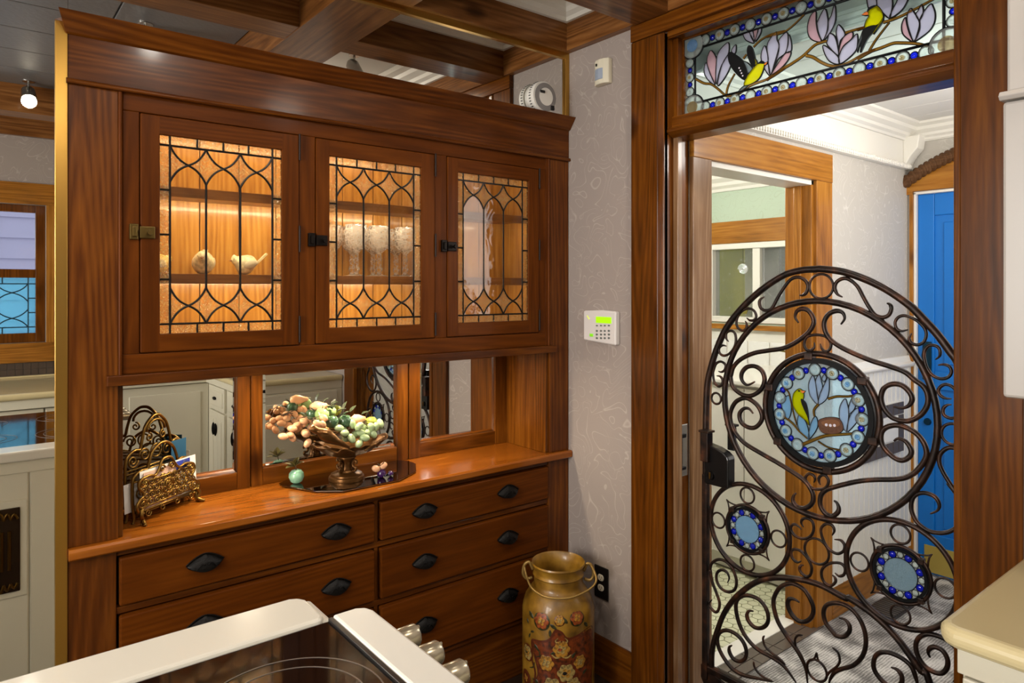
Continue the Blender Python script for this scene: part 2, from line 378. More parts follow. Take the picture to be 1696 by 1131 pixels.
spot(.28, -.36, 2.69, .3, .9, SPP, 'nickel spotlight over the aisle, reflected beside the brass strip')
spot(-.55, .98, 2.69, -.2, 1.6, SPP, 'nickel spotlight over the far end of the island')
spot(-.55, -.3, 2.69, -.4, .6, SPP*.7, 'nickel spotlight over the sink aisle')
spot(1.62, .95, ZC-.01, 1.95, 1.7, SPP*.9, 'nickel spotlight in the white coffer aimed at the gate casing')

# ---- gate doorway: casing, jambs, transom bar
tr_l = trim(bx(XB-.02, XB, 1.66, 1.79, FZ, 2.474), W['casez'])
trim(MB().prism([(XB-.024, 1.628), (XB-.026, 1.655), (XB-.016, 1.662), (XB, 1.662), (XB, 1.628)], 'z', FZ, 2.47), W['casez'], .003)
trim(bx(XB-.02, XB, .535, .668, FZ, 2.474), W['casez'])
trim(MB().prism([(XB-.022, .668), (XB-.022, .684), (XB, .69), (XB, .668)], 'z', FZ, 2.47), W['casez'], .003)
trim(bx(XB-.024, XB, .535, 1.79, 2.476, ZB), W['casey'])
trim(bx(XB-.02, XB+.125, 1.628, 1.652, FZ, 2.47), W['wornz'] if False else W['casez'])          # left jamb
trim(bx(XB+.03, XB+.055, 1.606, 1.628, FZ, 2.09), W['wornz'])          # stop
trim(bx(XB-.02, XB+.125, .664, .684, FZ, 2.47), W['casez'])            # right jamb
trim(bx(XB-.005, XB+.125, .684, 1.628, 2.456, 2.476), W['casey'])      # transom head
trim(MB().prism([(2.05, 2.166), (2.05, 2.128), (2.022, 2.114), (2.022, 2.104), (2.055, 2.088), (2.145, 2.088), (2.145, 2.166)], 'y', .684, 1.628), W['casey'])
trim(MB().prism([(2.045, 2.456), (2.045, 2.452), (2.03, 2.45), (2.03, 2.476), (2.045, 2.476)], 'y', .684, 1.628), W['casey'])
trim(bx(2.06, 2.13, 1.606, 1.628, 2.166, 2.456), W['casez'])
struct(MB().prism([(XB-.016, FZ), (XB-.016, .10), (XB-.01, .118), (XB, .118), (XB, FZ)], 'y', 1.79, 2.14), 'baseboard_right', W['hallx'] if False else W['casey'], .002)

# ================================================================ HALL
K = 1.027; Y1 = 1.628; XF = 4.12; HC = 2.44
def hz(z, k=K): return CAMH+(z-CAMH)*k
def carpet():
    m, nt, b = newmat('grey_woven_hall_floor'); tc = N(nt, 'ShaderNodeTexCoord')
    n = N(nt, 'ShaderNodeTexNoise'); n.inputs['Scale'].default_value = 9; n.inputs['Detail'].default_value = 7; nt.links.new(tc.outputs['Object'], n.inputs['Vector'])
    w1 = N(nt, 'ShaderNodeTexWave'); w1.inputs['Scale'].default_value = 28; w1.inputs['Distortion'].default_value = 3; nt.links.new(tc.outputs['Object'], w1.inputs['Vector'])
    w2 = N(nt, 'ShaderNodeTexWave', bands_direction='Y'); w2.inputs['Scale'].default_value = 28; w2.inputs['Distortion'].default_value = 3; nt.links.new(tc.outputs['Object'], w2.inputs['Vector'])
    f = math_(nt, 'ADD', math_(nt, 'MULTIPLY', math_(nt, 'ADD', w1.outputs['Fac'], w2.outputs['Fac']), .12), math_(nt, 'MULTIPLY', n.outputs[0], .82))
    r = ramp(nt, f, [(.40, srgb(86, 83, 79)), (.52, srgb(140, 136, 131)), (.64, srgb(200, 196, 190))]); nt.links.new(r.outputs[0], b.inputs['Base Color'])
    b.inputs['Roughness'].default_value = .75; return m
struct(bx(XB+.14, XF+.14, .30, Y1, FZ-.08, FZ), 'floor_hall', carpet())
BO0, BO1, BOZ = 2.271, 3.075, 2.03
struct(MB().box(XB+.12, BO0, Y1, Y1+.12, FZ, 2.9).box(BO1, XF+.14, Y1, Y1+.12, FZ, 2.9).box(BO0, BO1, Y1, Y1+.12, BOZ, 2.9), 'wall_hall_left', PAPER_HALL)
struct(MB().box(XF, XF+.14, .16, .66, FZ, 2.9).box(XF, XF+.14, 1.588, Y1, FZ, 2.9).box(XF, XF+.14, .66, 1.588, 2.06, 2.9), 'wall_hall_end', PAPER_HALL)
struct(MB().box(XB+.12, 2.6, .16, .30, FZ, 2.9).box(3.8, XF, .16, .30, FZ, 2.9).box(2.6, 3.8, .16, .30, FZ, 1.1).box(2.6, 3.8, .16, .30, 2.3, 2.9), 'wall_hall_right', PAPER_HALL)
struct(MB().box(2.6, 2.66, .2, .28, 1.1, 2.3).box(3.74, 3.8, .2, .28, 1.1, 2.3).box(2.66, 3.74, .2, .28, 1.1, 1.16).box(2.66, 3.74, .2, .28, 2.24, 2.3).box(3.17, 3.23, .2, .28, 1.16, 2.24), 'window_4', WHITE)
ch = struct(bx(XB+.12, XF, .30, Y1, HC, HC+.06), 'ceiling_hall', CEILW)
for i in range(9): build(bx(XB+.13+i*.218, XB+.13+i*.218+.212, .31, Y1-.01, HC-.008, HC), 'ceiling_board', CEILW, ch, .002)
# frieze, crown, rope rail
trim(bx(XB+.12, XF, Y1-.012, Y1, 2.205, HC), WHITE)
trim(bx(XF-.012, XF, .30, Y1-.012, 2.335, HC), WHITE)
trim(crown_ring(XB+.12, XF-.012, .30, Y1-.012, HC, WHITE, 1.0), WHITE, 0)
rr = MB().box(XB+.12, XF, Y1-.03, Y1, 2.186, 2.214)
rail = trim(rr, WHITE)
bead = MB()
x = XB+.14
while x < XF-.03:
    bead.ell((x, Y1-.031, 2.2), (.009, .007, .012), nu=8, nv=5); x += .02
o_ = build(bead, 'rope_carving', WHITE, rail, smooth='all')
cb = trim(MB().prism([(Y1-.012, 2.20), (Y1-.03, 2.215), (Y1-.05, 2.25), (Y1-.085, 2.29), (Y1-.095, 2.36), (Y1-.012, 2.36)], 'x', XF-.10, XF-.012), WHITE, .004)
# bathroom doorway casing
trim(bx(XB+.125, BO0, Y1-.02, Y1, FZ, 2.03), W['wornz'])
trim(bx(BO1, hz(0) and 3.221, Y1-.02, Y1, FZ, 2.03), W['hallz'])
trim(bx(XB+.125, 3.221, Y1-.022, Y1, 2.03, hz(2.146)), W['hallx'])
trim(bx(BO1, BO1+.022, Y1, Y1+.125, FZ, 2.03) if False else bx(BO1-.022, BO1, Y1-.005, Y1+.125, FZ, 2.03), W['hallz'])
trim(bx(BO1-.036, BO1-.022, Y1+.04, Y1+.075, FZ, 2.03), W['hallz'])
trim(bx(BO0, BO0+.02, Y1-.005, Y1+.125, FZ, 2.03), W['hallz'])
trim(bx(BO0, BO1, Y1-.005, Y1+.125, 2.008, 2.03), WHITE)
# beadboard wainscot and baseboard, right of the bathroom door
wz = 1.10
ws = trim(bx(3.221, XF, Y1-.012, Y1, .11, wz), WHITE)
bb = None; x = 3.226; first = None
for i in range(17):
    c = Vector((x+.026, Y1-.016, (.11+wz)/2))
    if first is None: first = build(MB().prism([(c.x-.024, c.y+.004), (c.x-.024, c.y), (c.x-.021, c.y-.005), (c.x+.021, c.y-.005), (c.x+.024, c.y), (c.x+.024, c.y+.004)], 'z', .11, wz), 'bead_board', WHITE, ws)
    else: dup(first, first.location+Vector((.0525*i, 0, 0)), ws)
    x += .0525
trim(MB().prism([(Y1, wz), (Y1-.03, wz), (Y1-.04, wz+.012), (Y1-.04, wz+.022), (Y1-.02, wz+.03), (Y1-.012, wz+.06), (Y1, wz+.06)], 'x', 3.221, XF), WHITE)
struct(bx(3.221, XF, Y1-.022, Y1, FZ, .11), 'baseboard_hall', W['hallx'], .003)
# framed tile panel on the wainscot
pq = empty('tile_border_plaque', (3.75, Y1-.022, .72), 'white embossed plaque with dark square tile border on hall wainscot', 'plaque')
px0, px1, pz0, pz1 = 3.50, 3.965, .655, .925
build(bx(px0, px1, Y1-.034, Y1-.022, pz0, pz1), 'backing', WHITE, pq)
TB = plain('dark_glazed_tile', (86, 76, 68), .45)
first = None; tw = (px1-px0)/7; th_ = (pz1-pz0)/4
for i in range(7):
    for j in range(4):
        if 0 < i < 6 and 0 < j < 3: continue
        c = Vector((px0+tw*(i+.5), Y1-.037, pz0+th_*(j+.5)))
        if first is None: first = build(bx(c.x-tw*.46, c.x+tw*.46, c.y-.004, c.y+.003, c.z-th_*.46, c.z+th_*.46), 'tile', TB, pq, .002)
        else: dup(first, c-WL[pq.name], pq)
build(bx(px0+tw*1.04, px1-tw*1.04, Y1-.04, Y1-.034, pz0+th_*1.06, pz1-th_*1.06), 'embossed_panel', plain('white_embossed_tile', (226, 222, 214), .35, bump=1, bscale=60), pq, .003)
# front door
BLUE = plain('cobalt_blue_door_paint', (0, 104, 186), .4)
DY0, DY1 = .70, 1.586
dr = struct(bx(XF+.03, XF+.075, DY0, DY1, FZ+.01, 2.05), 'door_1', BLUE)
build(MB().box(XF+.018, XF+.03, DY0, .80, FZ+.01, 2.05).box(XF+.018, XF+.03, 1.504, DY1, FZ+.01, 2.05).box(XF+.018, XF+.03, .80, 1.504, FZ+.01, .19).box(XF+.018, XF+.03, .80, 1.504, 1.93, 2.05).box(XF+.018, XF+.03, .80, 1.504, .98, 1.08), 'stile_and_rail', BLUE, dr, .004)
build(bx(XF+.022, XF+.03, .84, 1.46, 1.12, 1.89), 'raised_panel', BLUE, dr, .006)
build(bx(XF+.022, XF+.03, .84, 1.46, .23, .94), 'raised_panel', BLUE, dr, .006)
build(bx(XF+.012, XF+.018, .76, 1.552, -.02, .125), 'kick_plate', plain('aged_brass_plate', (186, 166, 84), .35, metal=.35), dr, .001)
GRN = plain('verdigris_hardware', (16, 52, 70), .35, metal=.7)
build(bx(XF+.008, XF+.018, 1.515, 1.56, 1.03, 1.24), 'lock_plate', GRN, dr, .004)
build(MB().tube([(XF+.01, 1.537, 1.2), (XF-.03, 1.537, 1.2), (XF-.045, 1.537, 1.17), (XF-.045, 1.537, 1.08), (XF-.03, 1.537, 1.055), (XF+.01, 1.537, 1.055)], .007), 'pull_handle', GRN, dr, smooth=True)
build(MB().lathe([(.0, -.012), (.016, -.012), (.02, 0), (0, 0)], (XF+.018, 1.537, .80), 18, 'x'), 'deadbolt', GRN, dr, smooth=True)
trim(bx(XF-.02, XF, 1.598, Y1-.012, FZ, 2.06), W['hallz'])
trim(bx(XF-.008, XF+.02, 1.586, 1.598, FZ, 2.06), WHITE)
trim(bx(XF-.008, XF+.02, .684, 1.598, 2.05, 2.064), WHITE)
trim(bx(XF-.02, XF, .62, .69, FZ, 2.06), W['hallz'])
arch = [(y_, 2.30-.17*((y_-1.14)/.5)**2) for y_ in [1.64-.05*i for i in range(21)]]
trim(MB().prism([(1.64, 2.05)]+[(a, b-.045) for a, b in arch]+[(.64, 2.05), (.684, 2.05), (.684, 2.066), (1.598, 2.066), (1.598, 2.05)], 'x', XF-.024, XF), W['hally'])
rope = MB(); path = cr([Vector((XF-.045, a, b-.02)) for a, b in arch], 4)
n = len(path); rope.tube(path, .028, 8)
for i in range(1, n-1, 1):
    t = (path[i+1]-path[i-1]).normalized(); q = t.to_track_quat('Z', 'X').to_matrix() @ Matrix.Rotation(.75, 3, 'X')
    if i % 2 == 0: rope.ell(path[i], (.036, .042, .014), q, 10, 6)
trim(rope, W['oaky'], 0, True)
# floor register
rg = empty('floor_register', (3.50, 1.50, FZ), 'dark metal floor register near the blue front door', 'floor vent')
build(bx(3.42, 3.66, 1.42, 1.56, FZ, FZ+.006), 'plate', plain('dark_register_metal', (70, 64, 60), .4, metal=.6), rg, .001)
sl = None
for i in range(10):
    c = Vector((3.44+i*.022, 1.49, FZ+.008))
    if sl is None: sl = build(bx(c.x-.007, c.x+.007, 1.43, 1.55, FZ+.006, FZ+.011), 'louver', plain('dark_register_bar', (96, 90, 84), .4, metal=.6), rg)
    else: dup(sl, sl.location+Vector((.022*i, 0, 0)), rg)
# fill lamps out of the picture, added to light hall, bathroom and kitchen coffer
LAMPW = plain('opal_glass_lit', (255, 248, 236), .4, emit=5)
def fill_lamp(name, loc, label, power, col=(1, .96, .9)):
    e = empty(name, loc, label, 'ceiling lamp')
    build(MB().lathe([(0, 0), (.09, 0), (.09, -.02), (0, -.02)], loc, 24), 'canopy', CHROME, e, smooth=True)
    build(MB().lathe([(.085, -.02), (.11, -.05), (.09, -.09), (.0, -.11)], loc, 24), 'shade', LAMPW, e, smooth='all')
    l = bpy.data.lights.new(name, 'POINT'); l.energy = power; l.color = col; l.shadow_soft_size = .1
    lo = bpy.data.objects.new(name+'_bulb', l); COL.objects.link(lo); lo.parent = e; lo.location = (0, 0, -.17)
fill_lamp('kitchen_fill_lamp', (1.55, .12, ZC-.01), 'added unseen opal glass fill lamp in the white coffer over the side counter', 11, (1, .9, .78))  # added out of view to brighten the white coffer
fill_lamp('hall_fill_lamp', (3.0, .85, HC-.01), 'added unseen opal glass fill lamp on the hall ceiling', 15)

# ================================================================ BATHROOM
struct(MB().box(XB+.12, XF+.14, 3.2, 3.3, FZ, 2.9), 'wall_bath_back', PAPER_GREEN)
VY0, VY1, VZ0, VZ1 = 2.20, 2.95, 1.30, 1.84
struct(MB().box(XF, XF+.14, Y1+.12, VY0, FZ, 2.9).box(XF, XF+.14, VY1, 3.2, FZ, 2.9).box(XF, XF+.14, VY0, VY1, FZ, VZ0).box(XF, XF+.14, VY0, VY1, VZ1, 2.9), 'wall_bath_end', PAPER_GREEN)
struct(bx(XB+.12, XF, Y1+.12, 3.2, 2.36, 2.42), 'ceiling_bath', CEILW)
trim(crown_ring(XB+.12, XF, Y1+.12, 3.2, 2.36, WHITE, 1.6), WHITE, 0)
bf = struct(bx(XB+.14, XF, Y1+.12, 3.2, FZ-.08, FZ-.006), 'floor_bath', plain('green_grey_grout', (142, 140, 112), .7))
HEXM = plain('pale_green_hex_tile', (196, 196, 166), .35, bump=.2, bscale=20)
first = None; hr = .030; cnt = 0
for j in range(26):
    for i in range(22):
        cx_ = 2.20+i*hr*1.78+(hr*.89 if j % 2 else 0); cy_ = 1.80+j*hr*1.54
        if cx_ > 3.34 or cy_ > 2.75 or cnt >= 300: continue
        ppx = (cx_*math.sin(TH)-cy_*math.cos(TH))/(cx_*math.cos(TH)+cy_*math.sin(TH))*FPX+CXP
        if not 1150 < ppx < 1330: continue
        cnt += 1
        if first is None:
            first = build(MB().prism([(cx_+hr*.94*math.sin(a*PI/3), cy_+hr*.94*math.cos(a*PI/3)) for a in range(6)], 'z', FZ-.008, FZ), 'tile', HEXM, bf); f0 = first.location.copy(); g0 = Vector((cx_, cy_, 0))
        else: dup(first, f0+Vector((cx_, cy_, 0))-g0, bf)
trim(bx(BO0, BO1, 1.70, 1.775, FZ-.02, FZ+.008), WHITE)
th0 = trim(bx(BO0-.01, BO1+.05, Y1-.03, 1.70, FZ-.02, FZ+.001), plain('dark_tile_grout', (60, 54, 50), .6), 0)
DTM = plain('dark_marble_tile', (84, 74, 66), .2, coat=.5, bump=.3, bscale=12)
for i in range(5):
    for j in range(2):
        build(bx(BO0+i*.168, BO0+i*.168+.164, Y1-.03+j*.052, Y1-.03+j*.052+.049, FZ, FZ+.006), 'tile', DTM, th0, .001)
# window of the bathroom
w1 = struct(MB().box(XF-.012, XF+.07, VY0, VY0+.045, VZ0, VZ1).box(XF-.012, XF+.07, VY1-.045, VY1, VZ0, VZ1).box(XF-.012, XF+.07, VY0+.045, VY1-.045, VZ0, VZ0+.04).box(XF-.012, XF+.07, VY0+.045, VY1-.045, VZ1-.04, VZ1).box(XF+.0, XF+.06, 2.545, 2.60, VZ0+.04, VZ1-.04), 'window_1', WHITE, .004)
build(bx(XF+.03, XF+.036, 2.60, VY1-.045, VZ0+.04, VZ1-.04), 'pane', G_FROST, w1); build(bx(XF+.03, XF+.036, VY0+.045, 2.545, VZ0+.04, VZ1-.04), 'pane', G_FROST, w1)
trim(bx(XF-.02, XF, 2.02, 3.12, VZ1, 1.99), W['hally']); trim(bx(XF-.05, XF, 2.1, 3.05, VZ0-.045, VZ0-.012), W['hally'])
trim(bx(XF-.02, XF, VY1, VY1+.12, VZ0-.01, VZ1), W['hallz']); trim(bx(XF-.02, XF, VY0-.12, VY0, VZ0-.01, VZ1), W['hallz'])
fc = empty('board_siding', (XF+.30, 2.6, FZ), 'olive and grey vertical boards seen through the bathroom window', 'siding')
for i, (a, b, c) in enumerate([(2.86, 3.3, (196, 190, 50)), (2.71, 2.85, (206, 202, 180)), (2.58, 2.70, (158, 154, 150)), (2.40, 2.57, (176, 172, 170)), (2.2, 2.39, (150, 148, 146))]):
    build(bx(XF+.30, XF+.33, a, b, FZ, 2.6), 'board', plain('siding_paint_%d' % i, c, .6), fc, .004)
ob = empty('glass_ornament', (XF-.03, 2.65, 1.55), 'clear glass swirl ornament hanging in the bathroom window', 'ornament')
build(MB().tube([(XF-.03, 2.65+.035*(1-i/40)*math.cos(i*.5), 1.66+.035*(1-i/40)*math.sin(i*.5)) for i in range(40)], .008, 8), 'glass_swirl', plain('ornament_crystal', (230, 232, 236), .05, metal=.8), ob, smooth='all')
build(MB().tube([(XF-.03, 2.65, 1.70), (XF-.03, 2.65, 1.80)], .001, 5), 'cord', LEAD, ob)
tg = MB().prism([(2.64+.03*math.cos(a*PI/3), 1.40+.045*math.sin(a*PI/3)) for a in range(6)], 'x', XF-.03, XF-.024)
tag(build(tg, 'hexagonal_suncatcher', plain('olive_glass', (120, 110, 44), .3), None), 'olive hexagonal suncatcher on the bathroom window pane', 'suncatcher')
# embossed tin wainscot squares below the window
wb = trim(bx(XF-.012, XF, Y1+.12, 3.2, .8, VZ0-.045), WHITE)
EMB = plain('white_embossed_tin', (228, 226, 222), .4, bump=1, bscale=50); first = None
for i in range(8):
    for j in range(2):
        c = Vector((XF-.016, 1.90+i*.16, .93+j*.17))
        if first is None: first = build(bx(c.x-.004, c.x+.004, c.y-.075, c.y+.075, c.z-.08, c.z+.08), 'embossed_tile', EMB, wb, .004); f0 = first.location.copy(); g0 = c
        else: dup(first, f0+c-g0, wb)
# white bathroom cabinet
bc = empty('bathroom_cabinet', (3.7, 2.3, FZ), 'tall white bathroom cabinet with two flat doors', 'cabinet')
XC = 3.32
build(bx(XC+.02, XF-.015, 1.80, 2.75, FZ+.08, 1.0), 'body', WHITE, bc, .003)
build(bx(XC+.05, XF-.015, 1.80, 2.75, FZ, FZ+.08), 'toe_kick', WHITE, bc)
build(bx(XC-.02, XF-.015, 1.78, 2.77, 1.0, 1.03), 'countertop', WHITE, bc, .008)
build(bx(XC, XC+.02, 1.803, 2.143, FZ+.09, .985), 'door', WHITE, bc, .003); build(bx(XC, XC+.02, 2.148, 2.745, FZ+.09, .985), 'door', WHITE, bc, .003)
bs = empty('brass_soap_stand', (3.6, 2.04, 1.03), 'small brass post with finial and soap dish on bathroom cabinet', 'soap stand')
BG = plain('weathered_brass', (120, 110, 60), .4, metal=.7)
build(MB().lathe([(0, 1.03), (.03, 1.03), (.03, 1.038), (.012, 1.045), (.011, 1.20), (.016, 1.205), (.008, 1.212), (.007, 1.222), (.02, 1.232), (.006, 1.242), (.004, 1.252), (0, 1.256)], (3.6, 2.04, 0), 16), 'post', BG, bs, smooth=True)
build(MB().lathe([(0, 1.185), (.03, 1.185), (.042, 1.20), (.038, 1.202), (.0, 1.195)], (3.58, 2.105, 0), 20), 'dish', WHITE, bs, smooth=True)
build(MB().tube([(3.6, 2.04, 1.175), (3.58, 2.10, 1.183)], .005), 'arm', BG, bs)
fill_lamp('bathroom_fill_lamp', (2.75, 2.65, 2.35), 'added unseen opal glass fill lamp on the bathroom ceiling', 50, (1, .98, .94))  # unseen lamp added only to light the bathroom
# ================================================================ MIRROR WALL
mw = empty('wall_mirror', (.4, YM, FZ), 'large brass-edged mirror wall panel behind and above the wooden hutch', 'mirror')
build(bx(-1.2, .2145, YM-.006, YM, FZ+.02, 2.512), 'mirror_pane', MIRROR, mw)
build(bx(.2155, XB-.001, YM-.006, YM, 2.21, 2.512), 'mirror_pane', MIRROR, mw)
build(bx(.186, .2135, YM-.016, YM-.006, FZ+.02, 2.235), 'brass_strip', BRASS, mw, .001)
build(bx(XB-.024, XB-.001, YM-.016, YM-.006, 2.225, 2.512), 'brass_strip', BRASS, mw, .001)
build(bx(-1.2, XB-.001, YM-.016, YM, 2.512, ZB), 'brass_strip', BRASS, mw, .001)
# smoke alarm stuck to the mirror above the hutch
px_, pz_ = ony(905, 160, YM-.06)
sa = empty('smoke_alarm', (px_, YM-.006, pz_-.06), 'round white smoke alarm with grey ring on the mirror above hutch', 'smoke alarm')
def ylathe(prof, x, z, seg=40): return MB().lathe([(r, -d) for r, d in prof], (x, YM-.006, z), seg, 'y')
AW = plain('white_alarm_plastic', (222, 218, 210), .4); AG = plain('grey_alarm_ring', (128, 124, 122), .5); AK = plain('alarm_dark_slots', (30, 28, 28), .5)
R_ = .066
build(ylathe([(0, 0), (R_*.92, 0), (R_*.92, .012), (0, .012)], px_, pz_), 'mount_plate', AW, sa, smooth=True)
build(ylathe([(0, .016), (R_, .016), (R_, .036), (R_*.96, .046), (0, .05)], px_, pz_), 'housing', AW, sa, smooth=True)
build(ylathe([(R_*.55, .0505), (R_*.86, .0485), (R_*.86, .0500), (R_*.55, .0520), (R_*.55, .0505)], px_, pz_), 'grey_ring', AG, sa, smooth=True)
build(ylathe([(0, .052), (R_*.55, .0518), (R_*.55, .053), (0, .054)], px_, pz_), 'button_face', AW, sa, smooth=True)
build(bx(px_-.032, px_-.010, YM-.064, YM-.058, pz_+.012, pz_+.022).xf(lambda p: p), 'display_window', AK, sa)
for i in range(3): build(bx(px_+.026+i*.006, px_+.030+i*.006, YM-.063, YM-.0545, pz_-.050, pz_-.032), 'speaker_slot', AK, sa)
sl = None
for i in range(36):
    a = 2*PI*i/36; c = Vector((px_+R_*math.cos(a), YM-.032, pz_+R_*math.sin(a)))
    build(bx(c.x-.0016, c.x+.0016, c.y-.005, c.y+.005, c.z-.0016, c.z+.0016), 'vent_slot', AK, sa) if sl is None else None

# ================================================================ HUTCH
YS = 2.16; HX0, HX1 = .214, 2.028; YB = 2.447
h = empty('built_in_hutch', (1.12, 2.3, FZ), 'built-in fir hutch with leaded glass doors, mirrored niche and drawers', 'hutch')
def hb(name, mat, *b, bevel=.002): return build(bx(*b), name, W[mat], h, bevel)
# carcass
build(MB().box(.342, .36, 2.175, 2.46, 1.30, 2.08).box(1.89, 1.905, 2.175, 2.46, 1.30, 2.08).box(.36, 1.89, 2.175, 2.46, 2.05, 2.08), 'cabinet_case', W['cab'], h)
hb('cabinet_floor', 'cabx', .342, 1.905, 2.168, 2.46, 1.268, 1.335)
xx = .36
for i in range(12):
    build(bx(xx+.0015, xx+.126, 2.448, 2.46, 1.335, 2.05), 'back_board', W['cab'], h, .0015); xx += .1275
build(bx(.342, 1.905, 2.461, 2.47, 1.27, 2.08), 'back_panel', plain('dark_back_gap', (34, 18, 6), .7), h)
for z in (1.545, 1.806):
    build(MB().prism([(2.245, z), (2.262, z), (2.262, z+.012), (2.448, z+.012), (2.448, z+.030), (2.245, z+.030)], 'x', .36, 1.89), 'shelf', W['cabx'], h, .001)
# uprights, beads, rails, fascia, crown
hb('stile', 'hutchz', HX0, .332, YS, 2.19, .841, 2.075)
hb('stile', 'hutchz', 1.922, HX1, YS, 2.19, .841, 2.075)
for xb in (.337, 1.917):
    build(MB().lathe([(.0055, 1.292), (.0055, 2.075)], (xb, YS+.002, 0), 12), 'bead_moulding', W['facez'], h, smooth=True)
hb('bead_filler', 'facez', .332, .343, YS+.002, 2.19, 1.292, 2.075); hb('bead_filler', 'facez', 1.901, 1.922, YS+.002, 2.19, 1.292, 2.075)
for a, b in ((.343, .3845), (.8445, .8985), (1.3575, 1.4095), (1.8625, 1.901)): hb('face_stile', 'facez', a, b, YS+.004, 2.175, 1.347, 2.026)
hb('face_rail', 'facex', .343, 1.901, YS+.004, 2.175, 2.026, 2.075); hb('face_rail', 'facex', .343, 1.901, YS+.004, 2.175, 1.292, 1.347)
build(MB().prism([(YS-.002, 2.088), (YS-.002, 2.21), (2.19, 2.21), (2.19, 2.075), (YS-.002, 2.075)], 'x', HX0, HX1), 'fascia', W['hutchx'], h, .001)
build(MB().prism([(YS, 2.073), (YS-.012, 2.074), (YS-.015, 2.079), (YS-.013, 2.086), (YS-.002, 2.089), (YS, 2.089)], 'x', HX0-.004, HX1), 'fascia_bead', W['hutchx'], h, .001)
CP = [(YS-.004, 2.204), (YS-.012, 2.208), (YS-.042, 2.25), (YS-.046, 2.256), (2.166, 2.256), (2.166, 2.204)]
cm = MB().prism(CP, 'x', HX0, HX1)
cm.xf(lambda p: Vector((p.x-(YS-p.y)*.55 if p.x < .5 and p.y < YS else p.x, p.y, p.z)))
build(cm, 'crown', W['hutchx'], h, .001)
# ledge, niche
hb('ledge', 'hutchx', .302, 1.942, YS-.022, 2.2, 1.264, 1.292)
hb('niche_ceiling', 'cabx', .332, 1.922, 2.2, YB, 1.258, 1.268)
hb('niche_side', 'casez', .318, .345, YS+.01, YB, .841, 1.262); hb('niche_side', 'casez', 1.905, 1.93, YS+.01, YB, .841, 1.262)
NM = [(.352, .732), (.819, 1.3505), (1.4564, 1.8405)]; NZ0, NZ1 = .899, 1.236
for a, b in ((.345, .352), (.732, .775), (.779, .819), (1.3505, 1.40), (1.404, 1.4564), (1.8405, 1.905)): hb('niche_stile', 'casez', a, b, 2.432, YB+.013, .841, 1.262)
for a, b in NM:
    hb('niche_rail', 'casex', a, b, 2.434, YB+.013, .841, NZ0); hb('niche_rail', 'casex', a, b, 2.434, YB+.013, NZ1, 1.262)
    mr = build(bx(a, b, YB-.002, YB+.004, NZ0, NZ1), 'niche_mirror', MIRROR, h)
    bw = .012; z0, z1, y0, y1 = NZ0, NZ1, YB-.002, YB-.0045
    V = [(a, y0, z0), (b, y0, z0), (b, y0, z1), (a, y0, z1), (a+bw, y1, z0+bw), (b-bw, y1, z0+bw), (b-bw, y1, z1-bw), (a+bw, y1, z1-bw)]
    build(MB().add(V, [(0, 1, 5, 4), (1, 2, 6, 5), (2, 3, 7, 6), (3, 0, 4, 7), (4, 5, 6, 7)]), 'mirror_bevel', MIRROR, mr)
hb('niche_back', 'casez', .332, 1.93, YB+.013, YB+.02, .80, 1.268, bevel=0)
# countertop
ct = MB().prism([(YB, .811), (2.14, .811), (2.135, .816), (2.135, .834), (2.141, .841), (YB, .841)], 'x', .2145, HX1)
build(ct, 'countertop', W['casex'] if False else wood('hutch_counter_fir', (100, 50, 8), (134, 72, 16), (164, 98, 32), 'x', rough=.2, coat=.4), h, .001)
# lower frame + drawers
hb('lower_stile', 'hutchz', HX0, .3275, YS, 2.19, FZ, .811); hb('lower_stile', 'hutchz', 1.912, HX1, YS, 2.19, FZ, .811)
hb('mullion', 'hutchz', 1.1135, 1.1265, YS+.006, 2.19, .17, .811)
rows = [(.655, .787), (.452, .626), (.196, .423)]
hb('drawer_rail', 'hutchx', .3275, 1.912, YS+.004, 2.19, .792, .811)
for z0, z1 in ((.631, .650), (.428, .447), (.172, .191)): hb('drawer_rail', 'hutchx', .3275, 1.912, YS+.004, 2.19, z0, z1)
hb('plinth', 'hutchx', .3275, 1.912, YS+.012, 2.19, FZ, .17)
hb('drawer_case', 'hutchz', .32, 1.92, 2.22, 2.24, .1, .80, bevel=0)
def bin_pull(x, z, parent):
    hw, hh = .050, .0225; m = MB(); n = 20; nv = 6; V = []
    for j in range(nv+1):
        t = j/nv
        for i in range(n+1):
            s = -1+2*i/n; top = hh*(1-abs(s)**1.7)+.004*max(0, 1-abs(s)*5); bot = -hh*.9*(1-s*s)
            v = bot+(top-bot)*t; dep = .019*(1-s*s)**.6*math.sin(PI*min(1, t*.62+.0)) if True else 0
            dep = .020*(1-s*s)**.7*(math.sin(PI*(1-t)*.5+.0)**.8 if t > 0 else 1)*(1 if t < 1 else 0)
            V.append((x+s*hw, YS-.010-.002-dep, z+v))
    F = [(j*(n+1)+i, j*(n+1)+i+1, (j+1)*(n+1)+i+1, (j+1)*(n+1)+i) for j in range(nv) for i in range(n)]
    m.add(V, F)
    out = [(x-hw*1.06+2*hw*1.06*i/n, z+hh*1.15*(1-abs(-1+2*i/n)**1.7)+.003) for i in range(n+1)]+[(x+hw*1.06-2*hw*1.06*i/n, z-hh*(1-(1-2*i/n)**2)-.002) for i in range(1, n)]
    m.prism(out, 'y', YS-.0125, YS-.008)
    hd = build(m, 'handle', IRONB, parent, smooth=True)
    t = MB(); t.tube([(a, YS-.0135, b) for a, b in out[:n+1]], .0017, 6)
    for s_ in (-1, 1): t.tube([(x+s_*(.004+.026*q), YS-.0335+.006*q, z+.006*math.sin(5*q)-.004*q) for q in [i/8 for i in range(9)]], .0014, 6)
    build(t, 'relief', IRONB, hd, smooth='all'); return hd
